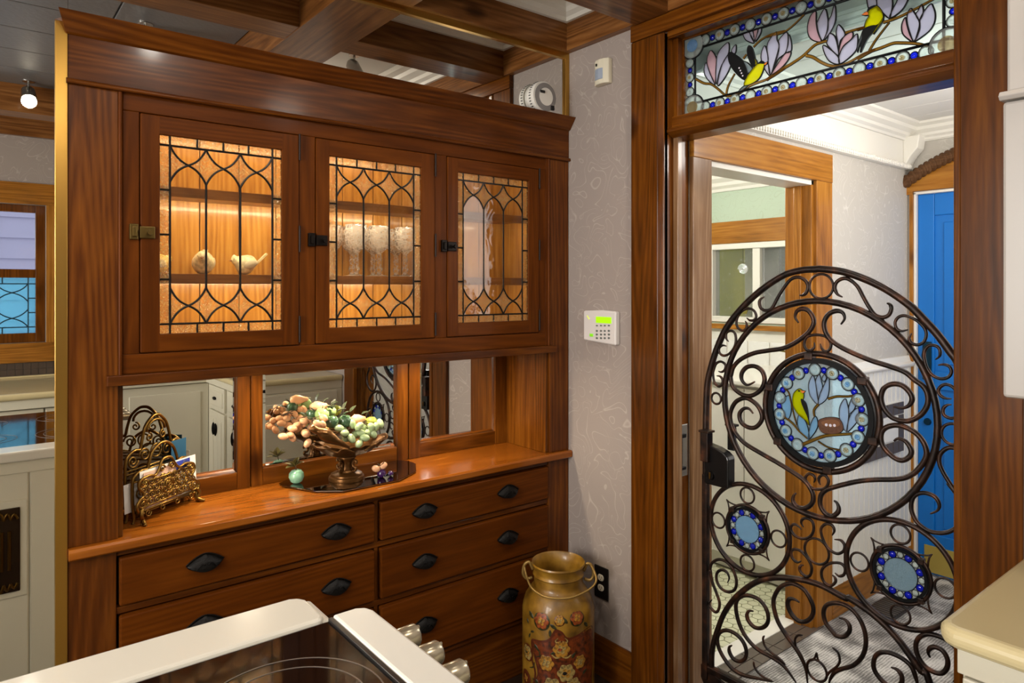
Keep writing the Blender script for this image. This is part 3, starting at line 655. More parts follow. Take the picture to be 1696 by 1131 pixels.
for z0, z1 in rows:
    for a, b in ((.334, 1.1085), (1.1315, 1.9065)):
        d = build(bx(a, b, YS-.009, YS+.02, z0, z1), 'drawer', W['facex'], h, .005)
        for f in (.285, .815) if a < 1 else (.225, .72):
            bin_pull(a+(b-a)*f, (z0+z1)/2+.002, d)
# leaded doors
def frame_y(x0, x1, z0, z1, a0, a1, c0, c1, y0, y1):
    V = []
    for y in (y0, y1): V += [(x0, y, z0), (x1, y, z0), (x1, y, z1), (x0, y, z1), (a0, y, c0), (a1, y, c0), (a1, y, c1), (a0, y, c1)]
    F = []
    for k in range(4):
        j = (k+1) % 4; F += [(k, j, 4+j, 4+k), (8+k, 12+k, 12+j, 8+j), (k, 8+k, 8+j, j), (4+k, 4+j, 12+j, 12+k)]
    return MB().add(V, F)
def leaded(x0, x1, z0, z1, y, parent, clear, tex, lead, ncol=3, br=.0275, d=.104, side=4, topn=4, r=.0033, door=True):
    """panes (each an object) and cames of the ogee-lattice leaded light in the plane y"""
    ix0, ix1, iz0, iz1 = x0+br, x1-br, z0+br, z1-br; cw = (ix1-ix0)/ncol
    L = MB(); T = .003
    def ln(*p, rr=r): L.tube([(a, y, b) for a, b in p], rr, 6)
    def pane(poly, mat): build(MB().prism(poly, 'y', y-T/2, y+T/2), 'pane', mat, parent)
    ln((x0, iz1), (x1, iz1)); ln((x0, iz0), (x1, iz0)); ln((ix0, z0), (ix0, z1)); ln((ix1, z0), (ix1, z1))
    for k in range(1, topn):
        xx = ix0+(ix1-ix0)*k/topn; ln((xx, iz1), (xx, z1)); ln((xx, z0), (xx, iz0))
    for k in range(1, side):
        zz = iz0+(iz1-iz0)*k/side; ln((x0, zz), (ix0, zz)); ln((ix1, zz), (x1, zz))
    for k in range(topn):
        a, b = ix0+(ix1-ix0)*k/topn, ix0+(ix1-ix0)*(k+1)/topn
        for p, q in ((iz1, z1), (z0, iz0)): pane([(a, p), (b, p), (b, q), (a, q)], tex)
    for k in range(side):
        a, b = iz0+(iz1-iz0)*k/side, iz0+(iz1-iz0)*(k+1)/side
        for p, q in ((x0, ix0), (ix1, x1)): pane([(p, a), (q, a), (q, b), (p, b)], tex)
    for p, q in ((x0, ix0), (ix1, x1)):
        for a, b in ((z0, iz0), (iz1, z1)): pane([(p, a), (q, a), (q, b), (p, b)], tex)
    n = 8
    def og(t):                                     # 0..1 -> drop fraction along the ogee
        s = 2*t-1; return .5+.5*s*(.45+.55*s*s)
    H1 = [(i/(2*n), og(i/(2*n))*d) for i in range(n+1)]; H2 = [(.5+i/(2*n), og(.5+i/(2*n))*d) for i in range(n+1)]
    for up in (1, -1):
        zt = iz1 if up > 0 else iz0
        for c in range(ncol):
            a = ix0+c*cw
            P = lambda t, v, mir=False: (a+cw*(1-t if mir else t), zt-up*v)
            for mir in (False, True): ln(*[P(t, v, mir) for t, v in H1+H2[1:]])
            pane([P(t, v) for t, v in H1]+[P(t, v, True) for t, v in H1[::-1][1:]], clear)     # cap
        for c in range(ncol+1):
            b = ix0+c*cw; Lh = [(b-cw*t, zt-up*v) for t, v in H1]+[(b-cw*(1-t), zt-up*v) for t, v in H2[1:]]
            Rh = [(b+cw*t, zt-up*v) for t, v in H1]+[(b+cw*(1-t), zt-up*v) for t, v in H2[1:]]
            if c == 0: poly = Rh
            elif c == ncol: poly = Lh
            else: poly = Lh+Rh[::-1][1:-1]
            pane(poly, tex)
    for c in range(ncol):
        a = ix0+c*cw
        poly = [(a+cw*(1-t), iz1-v) for t, v in H2[::-1]]+[(a+cw*t, iz1-v) for t, v in H2[1:]]
        poly += [(a+cw*t, iz0+v) for t, v in H2[::-1]]+[(a+cw*(1-t), iz0+v) for t, v in H2[1:]]
        pane(poly, clear)
        if c: ln((a, iz1-d), (a, iz0+d))
    build(L, 'lead_came', lead, parent, smooth=True)
LATCH = [plain('dull_brass_latch', (104, 84, 44), .35, metal=.9), plain('blackened_latch', (30, 24, 20), .4, metal=.8)]
HNG = plain('oxidised_hinge', (44, 34, 30), .4, metal=.8)
for k, (a, b, g0, g1) in enumerate(((.3865, .8425, .4362, .7872), (.9005, 1.3555, .9466, 1.2982), (1.4115, 1.8605, 1.4591, 1.8055))):
    z0, z1, gz0, gz1 = 1.3495, 2.0235, 1.4005, 1.970
    yf = YS-.001
    d = build(frame_y(a, b, z0, z1, g0, g1, gz0, gz1, yf, 2.176), 'door', W['facez'], h, .003)
    build(bx(g0-.001, g1+.001, yf-.0006, yf+.004, z0+.004, gz0-.002), 'door_rail', W['facex'], d); build(bx(g0-.001, g1+.001, yf-.0006, yf+.004, gz1+.002, z1-.004), 'door_rail', W['facex'], d)
    build(frame_y(a-.01, b+.01, z0-.01, z1+.01, a+.01, b-.01, z0+.01, z1-.01, 2.1765, 2.184), 'gap_light_block', W['facez'], h)  # strip added behind the door gap to block interior light leaking out
    leaded(g0, g1, gz0, gz1, YS+.008, d, G_CLEAR, G_TEX, LEAD)
    lm = LATCH[0 if k == 0 else 1]; zc = 1.687
    build(MB().box(a-.028, a-.006, yf-.006, yf+.006, zc-.020, zc+.024).box(a-.003, a+.036, yf-.007, yf, zc-.016, zc+.018).box(a-.022, a-.010, yf-.012, yf-.006, zc-.012, zc+.016), 'latch', lm, d, .002)
    build(MB().lathe([(0, -.022), (.007, -.022), (.008, -.014), (.004, -.008), (.004, 0), (0, 0)], (a+.02, yf-.006, zc), 14, 'y'), 'latch_knob', lm, d, smooth=True)
    for zc in (1.985, 1.69, 1.40): build(MB().lathe([(.0035, zc-.042), (.0035, zc+.042)], (b+.001, yf-.003, 0), 10), 'hinge', HNG, d, smooth=True)
# lamps of the hutch: LED strips in the case, pucks in the niche
LED = plain('warm_led_lit', (255, 214, 150), .4, emit=6)
def led(x, y, z, sx, sy, power, name='led_strip', tilt=0):
    build(bx(x-sx/2, x+sx/2, y-sy/2, y+sy/2, z, z+.004), name, LED, h)
    l = area_light('hutch_'+name, (x, y, z-.003), (tilt, 0, 0), sx, sy, power, (1, .84, .60)); l.parent = h; l.location = Vector((x, y, z-.003))-WL[h.name]
for z in (2.044, 1.813, 1.552):
    led(.86, 2.272, z, .96, .008, 3.0, tilt=.75); led(1.63, 2.272, z, .46, .008, .45, tilt=.75)  # weak right-hand strip added to brighten the interior behind the third door
for x in (.72, 1.08, 1.45): led(x, 2.27, 1.252, .05, .05, 2.8, 'puck_light')

# ================================================================ KITCHEN CABINETRY
CZ = .943
def panel_door(x0, x1, y, z0, z1, parent, axis, sgn, name='door'):
    """raised-panel front; axis 'y' faces sgn*y at depth y, axis 'x' the same in x"""
    def B(a, b, d0, d1, c, e): return bx(a, b, min(d0, d1), max(d0, d1), c, e) if axis == 'y' else bx(min(d0, d1), max(d0, d1), a, b, c, e)
    m = B(x0, x1, y, y+sgn*.018, z0, z1); o = build(m, name, CREAM, parent, .004)
    w_ = .055 if z1-z0 > .25 else .03
    build(B(x0+w_, x1-w_, y+sgn*.014, y+sgn*.024, z0+w_, z1-w_), 'raised_panel', CREAM, o, .007)
    return o
def black_pull(x, y, z, parent, axis, sgn, vert=True):
    s = (.007, .0, .045) if vert else (.03, 0, .012)
    c = (x, y+sgn*.012, z) if axis == 'y' else (y+sgn*.012, x, z)
    r = (s[0], .012, s[2]) if axis == 'y' else (.012, s[0], s[2])
    build(MB().ell(c, r, nu=10, nv=8), 'pull', IRONB, parent, smooth='all')
wcnt = empty('corner_countertop', (1.0, -.8, .9), 'cream L-shaped countertop with rounded edge by the gate casing', 'countertop')
def slab(m, x0, x1, y0, y1): return m.prism([(x0, y0), (x1, y0), (x1, y1), (x0, y1)], 'z', .903, CZ)
build(MB().prism([(1.336, .456), (1.345, .477), (1.366, .486), (XB-.002, .486), (XB-.002, YC+.002), (XL+.002, YC+.002), (XL+.002, -.38), (1.336, -.38)], 'z', .905, CZ), 'slab', CTOP2, wcnt, .016, seg=4)
build(MB().prism([(1.372, .462), (XB-.002, .462), (XB-.002, .44), (1.39, .44), (1.39, -.42), (XL+.002, -.42), (XL+.002, -.40), (1.372, -.40)], 'z', .852, .905), 'apron', CREAM, wcnt, .002)
build(bx(XL+.002, XB-.002, YC+.002, YC+.022, CZ, CZ+.012), 'backsplash_lip', CTOP2, wcnt, .003)
# dark tile splash under the sink window
bs_ = trim(bx(XL, XB, YC, YC+.008, .955, 1.042), plain('splash_grout', (92, 84, 76), .6)); first = None; SPL = plain('dark_splash_tile', (74, 62, 54), .25, coat=.4)
for i in range(46):
    for j in range(2):
        c = Vector((-.95+i*.0425, YC+.010, .976+j*.043))
        if first is None: first = build(bx(c.x-.02, c.x+.02, c.y-.003, c.y+.003, c.z-.0205, c.z+.0205), 'tile', SPL, bs_, .001); f0 = first.location.copy(); g0 = c
        else: dup(first, f0+c-g0, bs_)
# base cabinets along the front wall (face +y at -.50) and the right wall (face -x at 1.375)
xe = [-1.6, -1.1, -.6, -.1, .36, .82, 1.40]
LB = ['left of the sink aisle', 'second from the room corner', 'beside the sink base', 'under the sink window', 'right of the sink base', 'next to the inside corner']
for i in range(6):
    c = empty('base_cabinet', ((xe[i]+xe[i+1])/2, -.85, FZ), 'cream panelled base cabinet %s, seen only in mirrors' % LB[i], 'cabinet', 'cream base cabinets along the window wall')
    build(bx(xe[i]+.001, xe[i+1]-.001, YC+.01, -.44, FZ+.09, .85), 'body', CREAM, c); build(bx(xe[i], xe[i+1], YC+.01, -.49, FZ, FZ+.09), 'toe_kick', CREAM, c)
    if i == 5: panel_door(xe[i]+.004, xe[i+1]-.004, -.44, FZ+.1, .845, c, 'y', 1)
    else:
        o = panel_door(xe[i]+.004, xe[i+1]-.004, -.44, .68, .845, c, 'y', 1, 'drawer'); black_pull((xe[i]+xe[i+1])/2, -.42, .765, o, 'y', 1, False)
        o = panel_door(xe[i]+.004, xe[i+1]-.004, -.44, FZ+.1, .67, c, 'y', 1); black_pull(xe[i+1]-.05, -.42, .55, o, 'y', 1)
ye = [.46, .02, -.42]
for i in range(2):
    y1, y0 = ye[i], ye[i+1]
    c = empty('base_cabinet', (1.7, (y0+y1)/2, FZ), ['cream base cabinet under the counter end beside the gate casing', 'cream base cabinet in the counter corner, seen in the niche mirror'][i], 'cabinet', 'cream base cabinets along the gate wall')
    build(bx(1.395, XB-.002, y0+.001, y1-.001, FZ+.09, .85), 'body', CREAM, c); build(bx(1.45, XB-.002, y0, y1, FZ, FZ+.09), 'toe_kick', CREAM, c)
    o = panel_door(y0+.07, y1-.004, 1.395, .68, .845, c, 'x', -1, 'drawer'); black_pull((y0+y1)/2+.03, 1.377, .765, o, 'x', -1, False)
    ym = (y0+y1)/2+.03
    o = panel_door(y0+.07, ym-.002, 1.395, FZ+.1, .67, c, 'x', -1); black_pull(ym-.025, 1.377, .55, o, 'x', -1)
    o = panel_door(ym+.002, y1-.004, 1.395, FZ+.1, .67, c, 'x', -1); black_pull(ym+.025, 1.377, .55, o, 'x', -1)
    if i == 0:
        panel_door(1.44, 1.99, y1-.002, FZ+.12, .84, c, 'y', 1, 'end_panel')
# upper cabinets on the right wall: lower tier and set-back top tier
for nm, x0, z0, z1, lab in (('upper_cabinet', 1.70, 1.303, 1.918, 'cream raised-panel wall cabinet hanging right of the gate casing'), ('top_cabinet', 1.725, 1.936, ZB-.003, 'cream top-tier cabinet with fluted door above the wall cabinet')):
    c = empty(nm, (1.86, .2, z0), lab, 'cabinet')
    build(bx(x0, XB-.002, -.48, .484, z0, z1), 'body', CABW, c, .003)
    for a, b in ((.246, .4825), (.006, .242), (-.234, .002), (-.474, -.238)):
        d = build(bx(x0-.02, x0, a, b, z0+.003, z1-.003), 'door', CABW, c, .006)
        build(bx(x0-.03, x0-.018, a+.045, b-.045, z0+.05, z1-.05), 'raised_panel', CABW, d, .010)
    if nm == 'upper_cabinet': build(MB().prism([(1.675, 1.918), (1.668, 1.926), (1.675, 1.936), (XB-.002, 1.936), (XB-.002, 1.918)], 'y', -.48, .487), 'cornice', CABW, c, .002)
# island: counter strip, beadboard back with cast plaques; range set into it
isl = empty('kitchen_island', (-.2, 1.2, FZ), 'cream beadboard island with white counter behind the black glass range', 'island')
build(MB().prism([(-.95, 1.168), (.498, 1.168), (.5065, 1.18), (.5065, 1.262), (.498, 1.278), (.482, 1.286), (-.95, 1.286)], 'z', .905, CZ), 'counter_strip', CTOP, isl, .012, seg=3)
build(bx(.40, .5185, 1.170, 1.274, .86, .936), 'end_lip', CTOP, isl, .008)
build(bx(-.95, -.115, .30, 1.166, .905, CZ), 'counter_slab', CTOP, isl, .008)
build(MB().box(-.92, -.12, .33, 1.16, FZ+.09, .905).box(-.92, .49, 1.172, 1.250, FZ, .905), 'body', CREAM, isl)
first = None
for i in range(14):
    if first is None: first = build(MB().prism([(-.919, 1.25), (-.919, 1.256), (-.914, 1.262), (-.825, 1.262), (-.820, 1.256), (-.820, 1.25)], 'z', FZ+.08, .86), 'bead_board', CREAM, isl)
    else: dup(first, first.location+Vector((.1005*i, 0, 0)), isl)
build(bx(-.92, .49, 1.25, 1.268, .86, .905), 'top_rail', CREAM, isl, .003); build(bx(-.92, .49, 1.25, 1.270, FZ, FZ+.09), 'base_rail', CREAM, isl, .003)
for k, xc in enumerate((.06, -.52)):
    p = empty('cast_wall_plaque', (xc, 1.262, .42), ['bronze relief plaque on the island beadboard, reflected beside the brass strip', 'bronze relief plaque on the far end of the island'][k], 'plaque', 'bronze plaques on the island')
    build(MB().box(xc-.12, xc+.12, 1.262, 1.268, .415, .765), 'backing', CREAM, p, .003)
    build(bx(xc-.098, xc+.098, 1.268, 1.276, .438, .740), 'plate', plain('dark_cast_bronze', (60, 44, 30), .4, metal=.8, bump=.8, bscale=40), p, .003)
    rl = MB()
    for i in range(7): rl.tube([(xc-.066+i*.022, 1.278, .52), (xc-.066+i*.022, 1.278, .66)], .006, 6)
    for s in (-1, 1):
        for j, zc in ((0, .47), (1, .70)):
            for q in range(4):
                a = [(xc+s*(.01+.02*q+.02*t), 1.279, zc+(1 if j else -1)*.03*math.sin(PI*t)*(1-.15*q)) for t in [i/6 for i in range(7)]]
                rl.tube(a, .005, 6)
    build(rl, 'leaf_relief', BRASS2, p, smooth=True)
rg = empty('range', (.24, .75, FZ), 'white slide-in range with black glass cooktop and side knobs', 'range')
build(bx(-.11, .560, .34, 1.162, FZ+.02, .925), 'body', WHITE, rg, .004)
build(MB().prism([(.517, .334), (.570, .334), (.584, .348), (.584, 1.14), (.578, 1.158), (.562, 1.168), (.517, 1.168)], 'z', .90, CZ+.002), 'control_rail', WHITE, rg, .005)
build(bx(-.11, .515, .34, 1.165, .925, CZ-.006), 'cooktop_glass', plain('black_ceramic_glass', (8, 6, 6), .06, coat=.5), rg, .002)
build(bx(.508, .5165, .34, 1.166, .93, CZ-.001), 'cooktop_edge', plain('dark_steel_trim', (70, 66, 64), .3, metal=.8), rg, .001)
rm = plain('burner_ring_print', (96, 84, 78), .4)
def ring(xc, yc, r): return MB().lathe([(r-.001, CZ-.0062), (r-.001, CZ-.0054), (r+.001, CZ-.0054), (r+.001, CZ-.0062), (r-.001, CZ-.0062)], (xc, yc, 0), 72)
for xc, yc, rs in ((.36, .955, (.135, .108, .06)), (.36, .55, (.105, .07)), (.06, .95, (.105, .07)), (.06, .56, (.09,))):
    for r in rs: build(ring(xc, yc, r), 'burner_ring', rm, rg, smooth=True)
KN = plain('champagne_knob_metal', (200, 190, 166), .22, metal=.7); KG = plain('gold_knob_trim', (200, 160, 90), .2, metal=1)
for i, yc in enumerate((1.075, 1.0, .925, .62, .545)):
    k = build(MB().lathe([(.018, .584), (.019, .594), (.020, .597), (.0205, .632), (.018, .636), (0, .636)], (0, yc, .908), 24, 'x'), 'knob', KN, rg, smooth=True)
    build(MB().lathe([(.0190, .586), (.0222, .587), (.0222, .596), (.0190, .597), (.0190, .586)], (0, yc, .908), 24, 'x'), 'gold_collar', KG, k, smooth=True)
    build(bx(.636, .642, yc-.003, yc+.003, .892, .924), 'knob_grip', KN, k, .002)
build(bx(.56, .575, .38, 1.12, .25, .84), 'oven_door', WHITE, rg, .006)
build(MB().tube([(.575, .42, .80), (.61, .42, .80), (.61, 1.08, .80), (.575, 1.08, .80)], .009), 'oven_handle', WHITE, rg, smooth=True)
# ---- sink window, leaded aqua lower sash
sw = struct(MB().box(WX0, WX0+.055, YC-.09, YC-.05, WZ0, WZ1).box(WX1-.055, WX1, YC-.09, YC-.05, WZ0, WZ1).box(WX0+.055, WX1-.055, YC-.09, YC-.05, WZ0, 1.2325).box(WX0+.055, WX1-.055, YC-.09, YC-.05, 1.6024, 1.66).box(WX0+.055, WX1-.055, YC-.09, YC-.05, WZ1-.05, WZ1), 'window_2', W['casez'], .003)
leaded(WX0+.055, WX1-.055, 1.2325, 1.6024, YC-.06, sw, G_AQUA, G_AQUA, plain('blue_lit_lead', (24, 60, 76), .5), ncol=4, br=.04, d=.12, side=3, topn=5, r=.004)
build(bx(WX0+.055, WX1-.055, YC-.075, YC-.07, 1.66, WZ1-.05), 'pane', G_WIN, sw)
for a, b, c, e, ax in ((WX0-.14, WX0, WZ0, WZ1, 'z'), (WX1, WX1+.14, WZ0, WZ1, 'z'), (WX0-.16, WX1+.16, WZ1, 2.23, 'x'), (WX0-.16, WX1+.16, 1.042, WZ0, 'x')):
    trim(bx(a, b, YC, YC+.022, c, e), W['hall'+ax])
nb = empty('neighbour_house', (-.1, -5.5, FZ), 'lavender clapboard house with white window seen through the sink window', 'house')
SID = plain('lavender_siding', (150, 146, 176), .6); NW = plain('white_house_trim', (230, 230, 226), .5)
for i in range(20): build(MB().prism([(-5.5, FZ+i*.24), (-5.475, FZ+i*.24), (-5.5, FZ+.24+i*.24)], 'x', -4, 3.4), 'clapboard', SID, nb)
build(bx(-1.3, .25, -5.5, -5.44, 1.9, 3.9), 'window_frame', NW, nb, .01); build(bx(-.75, .05, -5.44, -5.43, 2.2, 3.4), 'window_pane', plain('leaded_far_pane', (90, 96, 98), .1), nb)
# ================================================================ IRON GATE
XG = 2.10
ZM = {'a': (1150, 430, 5.655), 'b': (1330, 430, 5.654), 'c': (1150, 600, 5.14), 'd': (1400, 600, 5.143), 'e': (1160, 780, 6.283), 'f': (1380, 780, 6.283), 'g': (1150, 930, 5.628), 'h': (1380, 930, 5.627), 'm': (1260, 570, 5.143), 't': (1120, 0, 5.655), 'u': (1270, 0, 7.067), 'v': (1420, 0, 8.079)}
def Q(k, pts, X=XG):
    x0, y0, s = ZM[k]; return [onx(x0+a/s, y0+b/s, X) for a, b in pts]
def zs(s): return [tuple(float(t) for t in p.split(',')) for p in s.split()]
def QQ(spec):
    out = []
    for seg in spec.split('|'):
        k, rest = seg.strip().split(' ', 1); out += Q(k, zs(rest))
    return out
g = empty('wrought_iron_gate', (XG, 1.09, FZ), 'brown wrought iron scroll gate with three stained glass medallions', 'gate')
GY = 1.0925
def v3(p): return [(XG, a, b) for a, b in p]
def gt(name, pts, r, taper=True, closed=False, n=5, seg=8, parent=g):
    P = cr(v3(pts), n, closed); N_ = len(P); R = r
    if taper and not closed:
        R = [r*(.35+.65*min(1, min(i, N_-1-i)/(N_*.10))) for i in range(N_)]
    return build(MB().tube(P, R, seg, closed), name, IRON, parent, smooth='all')
left = QQ('c 98,1100 96,700 101,400 110,200 | a 145,1050 205,850 300,640 440,460 620,290 830,150 1000,100 1131,90')
right = QQ('b 180,88 380,115 600,190 800,290 1000,430 1130,560 1250,690 1370,850 1470,1020')+[(2*GY-a, b) for a, b in left[3::-1]]
Lx = left[0][0]
arc = left+right
build(MB().tube(cr(v3(arc), 5), .0112, 10), 'outer_arch', IRON, g, smooth='all')
for s in (Lx, 2*GY-Lx): build(bx(XG-.011, XG+.011, s-.011, s+.011, .12, .86), 'stile', IRON, g, .004)
build(bx(XG-.011, XG+.011, 2*GY-Lx+.011, Lx-.011, .150, .174), 'bottom_rail', IRON, g, .004)
for s, e in ((Lx, 1), (2*GY-Lx, -1)): build(MB().prism([(s+e*.02, .165), (s-e*.11, .13), (s-e*.02, .05), (s+e*.02, .12)], 'x', XG-.004, XG+.004), 'corner_gusset', IRON, g, .002)
def circ(yc, zc, ry, rz=None, n=40): return [(yc+ry*math.cos(2*PI*i/n), zc+(rz or ry)*math.sin(2*PI*i/n)) for i in range(n)]
def ringpart(name, yc, zc, R, r, parent=g): return build(MB().tube(v3(circ(yc, zc, R, n=64 if R > .1 else 36)), r, 8 if R > .05 else 6, True), name, IRON, parent, smooth='all')
ringpart('inner_ring', 1.094, 1.1515, .340, .0102)
ringpart('side_ring', 1.3405, .7074, .151, .0082); ringpart('side_ring', .8544, .7119, .151, .0082)
gt('lower_arch', QQ('g 162,990 165,850 190,720 260,520 330,400 420,300 560,200 700,155 850,150 1030,175 1200,230 1407,340 | h 150,340 330,460 470,580 600,720 720,880 820,1020 900,1131')+[(.705, .17)], .0098, False)
SCR = [  # scrolls traced in the plane of the gate: (radius, path)
 (.0042, 'a 225,1045 255,1052 285,1030 292,985 250,955 205,975 180,1040 | c 160,100 170,165 205,205 235,190 240,150 220,120 190,115'),
 (.0042, 'a 322,768 300,740 300,690 340,665 380,690 390,760 370,830 320,885 270,898 235,870 235,825 265,803 302,810'),
 (.0042, 'a 490,545 520,568 560,565 580,530 560,480 510,458 450,480 405,540 395,600 415,645 455,665 488,640 490,600 475,575'),
 (.0052, 'a 655,350 620,370 610,410 630,460 680,475 730,450 790,340 870,220 920,175 980,165 1040,195 1065,250 1050,305 1020,332 985,333'),
 (.0055, 'b 370,350 320,320 298,260 320,205 380,175 440,190 510,250 560,340 610,430 670,510 740,540 800,520 828,460 815,420 785,408'),
 (.0042, 'b 985,655 920,668 875,640 865,580 900,535 960,525 1050,560 1130,630 1155,700 1130,770 1070,798 1010,775 995,730 1018,690'),
 (.0042, 'b 1240,935 1280,900 1280,840 1240,805 1180,805 1140,850 1135,920 1160,1010 1210,1080 1290,1115 1360,1100 1390,1050 1370,1000 1320,982 1265,988'),
 (.0042, 'd 905,310 850,305 805,275 795,230 840,190 900,200 950,250 985,330 985,410 950,465 890,475 840,445 835,395 865,365 905,360'),
 (.0055, 'd 960,875 995,855 990,790 940,735 870,730 810,780 800,850 830,930 890,1030 945,1110 | f 1200,130 1290,250 1345,370 1345,470 1300,570 1210,630 1110,645 1000,625 900,560 840,480 810,380 830,280 890,235 970,230 1060,270 1105,350 1085,410 1010,445'),
 (.0070, 'a 975,590 945,540 960,485 1010,460 1070,480 1115,550 1110,620 1050,700 940,780 830,830 700,850 560,875 440,930 370,1000 345,1080 | c 310,130 330,210 400,270 480,285 560,240 598,160 580,80 520,35 450,40 405,90 405,150 450,193 515,165'),
 (.0070, 'b 355,605 390,550 370,495 310,480 240,510 200,580 205,660 250,740 340,810 480,880 640,945 800,995 950,1050 | d 590,150 660,200 700,270 700,360 650,440 570,490 500,500 400,470 330,390 305,300 330,220 400,185 480,195 545,250 570,310 545,365 480,390 410,375'),
 (.0070, 'c 500,435 465,395 420,395 385,440 400,510 460,553 520,553 570,500 575,440 540,370 480,320 420,305 350,340 310,420 310,500 350,600 430,690 560,770 700,850 830,930 | e 1087,104 1160,210 1175,290 1150,350 1090,385 1010,375 965,315 970,260 995,230'),
 (.0070, 'd 415,670 450,650 510,670 560,740 550,800 480,835 400,800 320,710 305,620 340,560 430,535 530,560 620,620 680,710 690,800 640,890 560,960 450,995 250,1000 100,1015 | e 1380,170 1290,210 1250,270 1250,360 1300,440 1370,470 1430,430 1440,380 1420,330 1390,308'),
 (.0042, 'b 105,775 105,820 70,850 30,840 12,790 30,730 80,708 150,705 220,725 262,780 250,840 210,860 175,830 163,785'),
 (.0042, 'e 1180,120 1195,80 1170,40 1125,30 1095,65 1105,120 1160,175 1230,190 1300,175 1335,110 1310,55 1270,42 1235,70 1235,110 1250,145'),
 (.0042, 'e 1075,585 1050,540 1060,505 1100,490 1160,520 1180,590 1160,660 1110,700 1040,700 970,660 940,600 960,560 1000,560 1055,610'),
 (.0042, 'e 1050,935 1010,950 960,910 945,850 970,815 1040,830 1110,900 1155,990 1150,1070 1110,1100 1060,1070 1030,1020 1045,985 1075,980'),
 (.0042, 'e 1370,670 1395,620 1370,565 1310,550 1260,590 1260,660 1300,760 1360,830 1430,860 1490,830 1500,770 1460,720 1395,712'),
 (.0042, 'g 1310,105 1350,135 1395,120 1405,60 1360,15 1270,15 1200,60 1185,120 1210,190 1270,225 1315,190 1310,150 1285,125'),
 (.0048, 'g 310,195 325,150 300,95 250,78 210,110 210,180 250,250 320,283 380,255 392,170 360,70 | e 345,1020 270,945 190,920 120,960 100,1040 | g 150,80 165,180 205,290 235,380 225,450 195,470 155,430 140,390 165,355'),
 (.0062, 'g 350,780 325,800 330,850 370,910 430,930 475,900 485,830 450,740 380,670 300,640 240,660 215,720 230,810 290,920 370,1010 470,1060 600,1090 720,1120'),
 (.0035, 'g 553,930 560,980 600,1040 660,1085 740,1120'),
 (.0062, 'g 550,462 510,460 490,500 510,560 560,610 620,620 670,590 690,530 670,440 610,360 530,320 450,320 395,370 390,460 420,580 480,700 580,810 720,890 810,950 880,1030 950,1131'),
 (.0035, 'g 655,690 640,720 660,790 720,850 790,900 850,960'),
 (.0065, 'g 980,380 930,350 885,350 870,400 900,480 960,545 1030,560 1090,520 1110,450 1090,370 1030,270 950,215 880,205 800,240 745,330 740,420 780,560 860,690 940,800 1000,900 1040,1010 1055,1131'),
 (.0035, 'g 1010,685 970,685 940,720 945,790 980,850 1020,940'),
 (.0062, 'h 55,525 110,540 150,590 150,650 100,700 30,690 | g 1300,665 1225,570 1205,470 1235,405 1310,385 | h 100,400 190,460 260,560 300,680 300,800 260,900 180,970 80,1000 | g 1310,1030 1270,1090 1255,1131'),
 (.0035, 'g 1285,800 1340,850 1355,930 1320,985 1260,1030 1230,1080'),
 (.0062, 'h 905,895 885,850 900,810 950,795 1020,830 1065,910 1060,990 1010,1040 930,1025 850,970 790,880 770,790 790,720 850,680 930,680 1040,720 1130,790 1190,880 1205,970 1180,1050 1120,1120'),
 (.0062, 'h 540,985 600,1010 640,1070 630,1140 560,1170 480,1131 400,1040 375,960 395,880 450,845 530,850 640,900 730,980 775,1100 785,1160'),
 (.0030, 'g 1080,925 1120,900 1140,845'), (.0030, 'g 1140,845 1150,905 1170,940')]
for r, sp in SCR: gt('scroll', QQ(sp), r*1.1)
for yc, zc, R in ((1.4685, 1.138, .0195), (1.0843, 1.5372, .0385), (.7168, 1.1347, .0285), (1.0989, .7032, .0395), (1.0982, .3281, .032)): ringpart('small_ring', yc, zc, R, .0042)
# ---- stained glass helpers (plane of constant x)
def disc(yc, zc, R, x0, x1, mat, name, parent, dome=0, seg=24):
    m = MB().lathe([(0, x0), (R, x0), (R, x1), (R*.6, x1-dome), (0, x1-dome*1.4)] if dome else [(0, x0), (R, x0), (R, x1), (0, x1)], (0, yc, zc), seg, 'x')
    return build(m, name, mat, parent, smooth=True)
def roundel(yc, zc, R, parent, LD, X=XG, cen=None, seg=24):
    # pressed glass roundel: rim disc, dished ring and centre boss
    m = MB().lathe([(0, X+.003), (R, X+.003), (R, X-.003), (R*.88, X-.006), (R*.7, X-.0035), (R*.5, X-.004), (R*.46, X-.0065), (R*.2, X-.0065), (0, X-.005)], (0, yc, zc), seg, 'x')
    o = build(m, 'roundel', G_ROUND, parent, smooth=True)
    if cen: disc(yc, zc, R*.42, X-.0075, X-.006, cen, 'roundel_centre', o, seg=16)
    LD.tube([(X, a, b) for a, b in circ(yc, zc, R, n=20)], R*.12+.0006, 5, True)
def gem(yc, zc, R, parent, LD, X=XG, mat=None):
    build(MB().ell((X, yc, zc), (R*.7, R, R), nu=12, nv=8), 'glass_gem', mat or G_BLUE, parent, smooth='all')
    LD.tube([(X, a, b) for a, b in circ(yc, zc, R*1.02, n=12)], .0018, 5, True)
def piece(pts, mat, parent, LD, name='glass_piece', t=.0025, X=XG, lr=.0017, n=4, lead=True):
    P = cr([(a, b, 0) for a, b in pts], n, True); P = [(p.x, p.y) for p in P]
    build(MB().prism(P, 'x', X-t, X+t), name, mat, parent)
    if lead: LD.tube([(X-t*.5, a, b) for a, b in P], lr, 5, True); LD.tube([(X+t*.5, a, b) for a, b in P], lr, 5, True)
